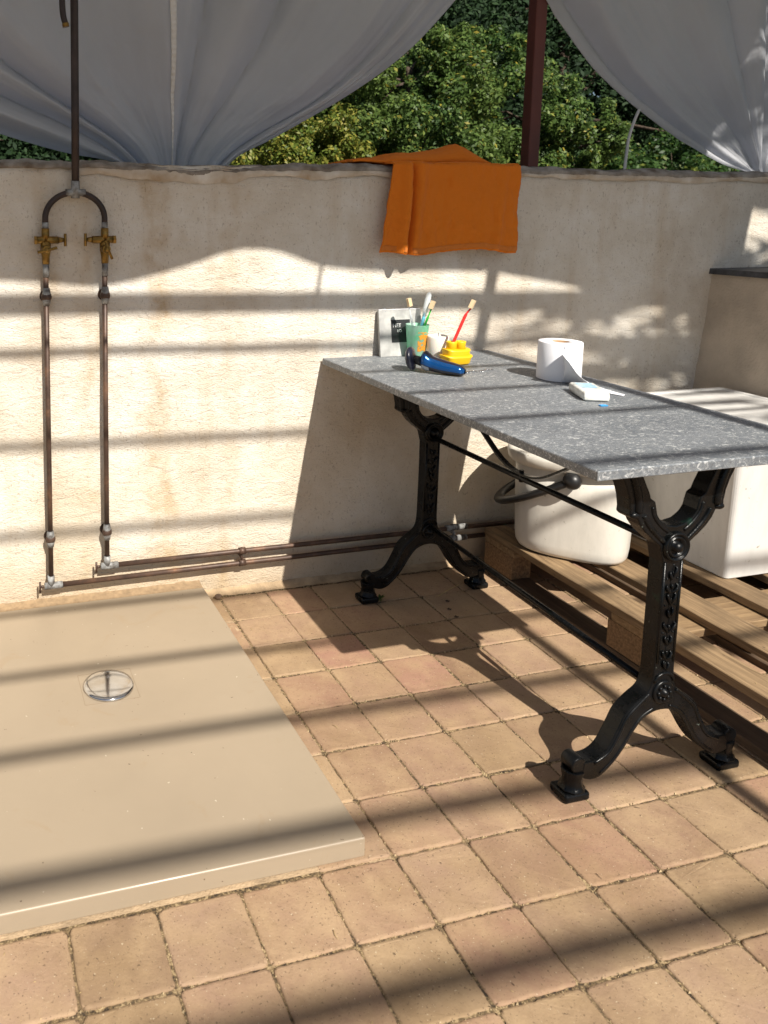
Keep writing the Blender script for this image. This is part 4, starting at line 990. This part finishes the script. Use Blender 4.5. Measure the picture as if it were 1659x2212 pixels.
# awning overhead: shades the upper wall and the curtains
ZC = 2.55
edge_pts = [(-3, 3.235), (.112, 3.240), (.378, 3.215), (.489, 3.226), (.588, 3.251), (.689, 3.279), (.776, 3.309), (.836, 3.319), (.927, 3.313), (.988, 3.297), (1.099, 3.262), (1.211, 3.250), (1.359, 3.239), (1.72, 3.236), (2.0, 3.19), (2.3, 3.12), (2.7, 3.10), (6, 3.1)]
def can(u, v):
    h = 1.02; x = -2.6 + 5.62 * u; xw = x - KX * (ZC - h)
    zq = np.interp(xw, [e[0] for e in edge_pts], [e[1] for e in edge_pts]); y0 = zq - KY * ZC
    y = y0 + (2.56 - y0) * v
    return (x, y, ZC - .07 * math.sin(v * math.pi) * (.6 + .4 * math.sin(x * 3)) + .015 * math.sin(x * 9) * v * (1 - v) * 4)
mb = MB().grid(can, 160, 24)
tag(mb.build('awning', M['canopy'], origin=(0, 1.6, 2.5), solid=.002, fixn=False), 'off white cloth awning stretched overhead under the pergola rails', 'awning')

# ------------------------------------------------------------------ curtains
def px_curve(pts, y):
    return catmull([on_y(a, b, y) for a, b in pts], 10)
def resample(c, n):
    d = [0]
    for i in range(1, len(c)): d.append(d[-1] + (c[i] - c[i - 1]).length)
    out = []
    for k in range(n + 1):
        t = d[-1] * k / n; i = 1
        while i < len(c) - 1 and d[i] < t: i += 1
        f = (t - d[i - 1]) / max(1e-9, d[i] - d[i - 1]); out.append(c[i - 1].lerp(c[i], f))
    return out
def curtain(name, label, left, right, y0, nf, seed, seam=None, keys=None, amp=.05):
    rootc = thing(name, left[-1], label, 'curtain', 'white curtains behind the wall')
    NV = 70; Lc, Rc = resample(left, NV), resample(right, NV); K = [resample(k, NV) for k in keys] if keys else []
    cols = [Lc] + K + [Rc]; m_ = len(cols) - 1
    NU = 260
    def P(u, v):
        j = v * NV; j0 = min(int(j), NV - 1); fj = j - j0
        s = u * m_; i0 = min(int(s), m_ - 1); f = s - i0
        g = lambda c: c[j0].lerp(c[j0 + 1], fj)
        p0 = g(cols[max(0, i0 - 1)]) if i0 > 0 else g(cols[0]) * 2 - g(cols[1]); p1 = g(cols[i0]); p2 = g(cols[i0 + 1]); p3 = g(cols[i0 + 2]) if i0 + 2 <= m_ else g(cols[m_]) * 2 - g(cols[m_ - 1])
        p = .5 * ((2 * p1) + (p2 - p0) * f + (2 * p0 - 5 * p1 + 4 * p2 - p3) * f * f + (p3 - p0 + 3 * p1 - 3 * p2) * f ** 3)
        w_ = (1 - v) ** .6 * .9 + .16
        uu = u + .012 * fbm(u * 3, v * 2, seed)
        a = uu * nf * 2 * math.pi + seed
        q_ = a + 1.6 * math.sin(a * .43 + seed); fold = (1 - 2 * abs(math.sin(q_ * .5)) ** .8) * (.55 + .6 * fbm(u * 5, v * .8, seed + 9)) + .9 * fbm(uu * nf * .8, v * 1.0, seed) + .25 * fbm(uu * nf * 2.6, v * 1.1, seed + 4) * (v > 0)
        edge = min(1, min(u, 1 - u) * 9 + .25)
        belly = -.10 * math.sin(math.pi * min(1, v * 1.02)) * math.sin(math.pi * u)
        p = p.copy(); p.y += amp * w_ * fold * edge * .5 + belly + .003 * fbm(u * 9, v * 9, seed + 3) + .010 * max(0, fbm(u * 6 + v * 4, v * 7 - u * 5, seed + 8) - .25)
        p.z += .006 * fold * w_ * (1 - v) * 0
        return p
    MB().grid(P, NU, 150).build('cloth', M['curtain'], rootc, solid=.0012, fixn=False)
    if seam:
        u0 = seam; mb = MB()
        mb.grid(lambda u, v: P(u0 + (u - .5) * .009, v) + Vector((0, -.004 - .001 * math.sin(v * 420), 0)), 4, 300)
        mb.build('stitched_seam', M['hem'], rootc, solid=.001, fixn=False)
    return rootc, P
YC = 2.50
# left curtain: swag gathered at the wall top
gx, gy = 378, 356
lft = px_curve([(-900, -420), (-620, 0), (-330, 165), (-120, 250), (20, 296), (140, 330), (250, 352), (310, 400)], YC)
k1 = px_curve([(-520, -420), (-340, -60), (-150, 110), (20, 205), (150, 270), (245, 325), (330, 400)], YC)
k2 = px_curve([(-160, -420), (-60, -130), (60, 60), (170, 190), (265, 280), (312, 330), (350, 400)], YC)
k3 = px_curve([(330, -420), (340, -100), (347, 60), (355, 200), (362, 290), (366, 345), (372, 400)], YC)
k4 = px_curve([(700, -420), (650, -120), (590, 60), (510, 200), (440, 300), (418, 340), (400, 400)], YC)
k5 = px_curve([(980, -420), (920, -120), (820, 60), (690, 200), (560, 285), (492, 335), (435, 400)], YC)
rgt = px_curve([(1240, -420), (1120, -170), (985, 0), (880, 112), (765, 197), (650, 265), (570, 309), (510, 340), (455, 400)], YC)
curtain('gathered_curtain', 'large white curtain gathered low behind the wall, left of the brown post', lft, rgt, YC, 7, 1.3, seam=.5, keys=[k1, k2, k3, k4, k5], amp=.15)
# right curtain
Y2 = 2.50
lf2 = px_curve([(1010, -420), (1090, -170), (1186, 15), (1225, 75), (1290, 160), (1380, 240), (1470, 305), (1560, 355), (1625, 374)], Y2)
k1 = px_curve([(1250, -420), (1300, -150), (1370, 20), (1430, 130), (1500, 220), (1570, 295), (1615, 345), (1636, 374)], Y2)
k2 = px_curve([(1500, -420), (1520, -120), (1548, 60), (1580, 190), (1608, 280), (1630, 340), (1645, 374)], Y2)
k3 = px_curve([(1760, -420), (1735, -120), (1712, 60), (1690, 190), (1672, 280), (1660, 340), (1655, 374)], Y2)
rt2 = px_curve([(2300, -420), (2180, -120), (2030, 60), (1900, 200), (1790, 290), (1710, 350), (1668, 374)], Y2)
curtain('gathered_curtain', 'white curtain gathered at the far right end of the wall, dappled by sunlight', lf2, rt2, Y2, 5, 4.1, keys=[k1, k2, k3], amp=.11)
st = catmull([on_y(1381, 236, 2.47), on_y(1370, 262, 2.46), on_y(1358, 300, 2.45), on_y(1353, 335, 2.44), on_y(1349, 366, 2.42)], 6)
tag(MB().tube(st, .0038, 6, sq=(1.6, .5)).build('curtain_tie', M['hem'], origin=st[-1]), 'thin white ribbon hanging from the right curtain down to the wall top', 'ribbon')

# ------------------------------------------------------------------ foliage
def leaves(cx_, cy_, cz_, rx_, ry_, rz_, n, size, seed, clump=26, flat=0.0, aspect=2.0, shell=.55):
    r = np.random.default_rng(seed)
    # clump centres spread in the crown, leaves round each clump
    d = r.normal(size=(clump, 3)); d /= np.linalg.norm(d, axis=1)[:, None]
    rad = shell + (1.02 - shell) * r.random(clump) ** .5
    cen = d * rad[:, None] * np.array([rx_, ry_, rz_]); sz = r.uniform(.11, .26, clump) * min(rx_, rz_) * 1.1
    w_ = sz ** 2; idx = r.choice(clump, n, p=w_ / w_.sum())
    off = r.normal(size=(n, 3)); off /= np.linalg.norm(off, axis=1)[:, None]; off *= (r.random(n) ** .33)[:, None] * sz[idx][:, None]
    p = cen[idx] + off + np.array([cx_, cy_, cz_])
    nrm = off / np.linalg.norm(off, axis=1)[:, None] * .5 + r.normal(size=(n, 3)) * .55 + np.array([0, -.25, .45]); nrm /= np.linalg.norm(nrm, axis=1)[:, None]
    t = r.normal(size=(n, 3)); t -= nrm * (t * nrm).sum(1)[:, None]; t /= np.linalg.norm(t, axis=1)[:, None]
    b = np.cross(nrm, t); s = size * r.uniform(.6, 1.35, n)[:, None]
    v = np.stack([p - t * s * aspect / 2, p + b * s * .5 + nrm * s * .12, p + t * s * aspect / 2, p - b * s * .5 + nrm * s * .12], 1).reshape(-1, 3)
    return v
def leaf_obj(name, v, mat, parent):
    me = bpy.data.meshes.new(name); n = len(v) // 4; off = np.array(wloc(parent)); v = v - off
    me.vertices.add(len(v)); me.vertices.foreach_set('co', v.astype(np.float32).ravel())
    me.loops.add(4 * n); me.loops.foreach_set('vertex_index', np.arange(4 * n, dtype=np.int32))
    me.polygons.add(n); me.polygons.foreach_set('loop_start', np.arange(0, 4 * n, 4, dtype=np.int32)); me.polygons.foreach_set('loop_total', np.full(n, 4, np.int32))
    me.update(); me.validate(); me.materials.append(mat); o = bpy.data.objects.new(name, me); COL.objects.link(o); o.parent = parent; return o
def bush(name, cat, label, x, y, blobs, mat, n, size, seed, group=None, trunk=.05, aspect=1.9):
    rt = thing(name, (x, y, 0), label, cat, group)
    tot = sum(b[3] * b[5] for b in blobs); vv = []
    for i, (dx, dy, z, rx_, ry_, rz_) in enumerate(blobs):
        vv.append(leaves(x + dx, y + dy, z, rx_, ry_, rz_, int(n * rx_ * rz_ / tot), size, seed + i, clump=int(34 + 60 * rx_), aspect=aspect))
    leaf_obj('crown', np.concatenate(vv), mat, rt)
    mb = MB(); rr_ = random.Random(seed)
    for i, (dx, dy, z, rx_, ry_, rz_) in enumerate(blobs):
        b0 = Vector((x + rr_.uniform(-.1, .1), y, 0)); e = Vector((x + dx, y + dy, z)); mid = b0.lerp(e, .5) + Vector((rr_.uniform(-.15, .15), rr_.uniform(-.1, .1), .1))
        pth = catmull([b0, mid, e], 6); mb.tube(pth, [trunk * (1 - .7 * k / len(pth)) for k in range(len(pth))], 8)
        for q in range(7):
            d = Vector((rr_.gauss(0, 1), rr_.gauss(0, 1), rr_.gauss(.3, .8))).normalized(); L_ = rx_ * rr_.uniform(.6, 1.0)
            s_ = pth[-1 - rr_.randint(0, 5)]; mb.tube([s_, s_ + d * L_ * .5 + Vector((0, 0, .04)), s_ + d * L_], [trunk * .28, trunk * .18, trunk * .06], 5)
    mb.build('trunk', M['bark'], rt); return rt
G = 'trees and shrubs beyond the wall'
bush('shrub', 'shrub', 'bright green bush in the gap between curtain and brown post', 3.05, 5.2, [(0, 0, 1.85, .72, .55, .62), (-.35, .1, 1.4, .6, .5, .5), (.45, .15, 1.5, .5, .5, .5), (.2, .1, 2.25, .4, .4, .3)], M['leafA'], 85000, .018, 21, G)
bush('shrub', 'shrub', 'low yellowing bush showing under the right edge of the large curtain', 1.75, 4.7, [(0, 0, 1.35, .55, .45, .42), (.45, .1, 1.45, .45, .4, .40), (-.4, .2, 1.2, .5, .4, .4)], M['leafB'], 46000, .016, 31, G)
bush('shrub', 'shrub', 'loose green shrub with yellow leaves just right of the brown post', 4.35, 5.4, [(0, 0, 1.9, .48, .4, .45), (.45, .0, 1.75, .45, .4, .34), (-.15, .1, 1.4, .45, .4, .45), (-.25, .2, 2.35, .4, .4, .3)], M['leafA'], 42000, .019, 41, G)
bush('shrub', 'shrub', 'low green shrub behind the right curtain tie', 5.6, 5.8, [(0, 0, 1.25, .8, .5, .45), (.8, .1, 1.35, .6, .5, .5)], M['leafE'], 20000, .024, 43, G)
bush('shrub', 'shrub', 'pale grey green plant glimpsed at the left end of the wall', .1, 3.9, [(0, 0, 1.22, .22, .2, .16), (-.5, .3, 1.15, .4, .3, .28)], M['leafD'], 5200, .026, 51, G)
bush('shrub', 'shrub', 'olive green shrub above the orange towel left of the post', 2.6, 6.6, [(0, 0, 1.9, .8, .5, .7), (.7, 0, 2.6, .6, .5, .6), (-.8, 0, 2.0, .7, .5, .6)], M['leafE'], 46000, .021, 61, G)
for i, (x, y, z, r_) in enumerate(((-3.5, 7.5, 2.2, 1.9), (-.8, 8, 2.3, 1.9), (1.9, 8.2, 2.4, 1.9), (4.4, 8.6, 2.6, 2.0), (7.0, 8.2, 2.3, 2.0), (9.6, 8.0, 2.4, 2.0), (12.4, 8.6, 2.6, 2.2))):
    bush('tree', 'tree', ['dark evergreen tree hidden behind the left end of the large curtain', 'dark evergreen tree behind the middle of the large curtain', 'dark tree behind the yellowing bush', 'dark tree rising behind the brown post', 'dark tree in the gap right of the brown post', 'dark tree behind the right curtain', 'dark tree beyond the far right curtain'][i],
         x, y, [(0, 0, z, r_, 1.0, 1.8), (.3, .3, z + 2.0, r_ * .9, 1.0, 1.4), (-.3, -.1, 1.0, r_ * .9, .9, .9)], M['leafC'], 52000, .036, 100 + i * 7, G, trunk=.13)
for i, x in enumerate(range(-9, 24, 4)):
    bush('tree', 'tree', 'dark distant tree closing the view behind the shrubs', x, 12.5, [(0, 0, 3.0, 2.6, 1.2, 2.6), (0, 0, 6.2, 2.2, 1.2, 2.0)], M['leafC'], 12000, .14, 300 + i * 5, 'far trees closing the view', trunk=.2)

# slender leafed climber on the pergola at the right, throwing dappled shade
rt = thing('climber', (4.2, .6, 2.6), 'slender leafed climbing plant trailing over the pergola rails at the right', 'climbing plant')
def climber_leaves(n, x0, x1, ze0, ze1, zlo, zhi, sz, seed, xp=1.0):
    r = np.random.default_rng(seed)
    u = r.random(n) ** (1 / xp); x = x0 + (x1 - x0) * u; z = r.uniform(zlo, zhi, n); zq = r.uniform(ze0, ze1, n)
    x = x + KX * z; y = zq - KY * z
    nb = 40; bands = r.random(nb) * (ze1 - ze0) + ze0; zq2 = bands[r.integers(0, nb, n)] + r.normal(0, .006, n); y = zq2 - KY * z
    p = np.stack([x, y, z], 1); t = np.stack([np.ones(n), r.normal(0, .12, n), r.normal(0, .18, n)], 1); t /= np.linalg.norm(t, axis=1)[:, None]
    nn = np.stack([r.normal(0, .2, n), -.7 + r.normal(0, .3, n), .7 + r.normal(0, .3, n)], 1); nn -= t * (t * nn).sum(1)[:, None]; nn /= np.linalg.norm(nn, axis=1)[:, None]
    b = np.cross(nn, t); s = sz * r.uniform(.6, 1.4, n)[:, None]
    return np.stack([p - t * s * 7, p + b * s * .5, p + t * s * 7, p - b * s * .5], 1).reshape(-1, 3)
lv = np.concatenate([climber_leaves(210, 1.70, 3.6, 2.84, 3.16, 3.0, 4.2, .030, 5, 1.5), climber_leaves(120, 2.1, 3.6, 2.35, 2.86, 3.0, 4.2, .028, 6, 1.4),
                     climber_leaves(2000, 2.48, 4.8, 3.16, 4.6, 2.95, 3.8, .022, 8)])
leaf_obj('foliage', lv, M['leafA'], rt)
mb = MB()
for k in range(14):
    x = random.uniform(2.3, 2.9); zq = random.uniform(2.9, 4.0); z = random.uniform(2.85, 3.2); y = zq - KY * z
    mb.tube(catmull([(x, y, z), (x + .7, y + .03, z + .10), (x + 1.4, y - .02, z + .05), (x + 2.1, y, z + .2)], 4), [.004] * 13, 5)
mb.build('stem', M['bark'], rt)
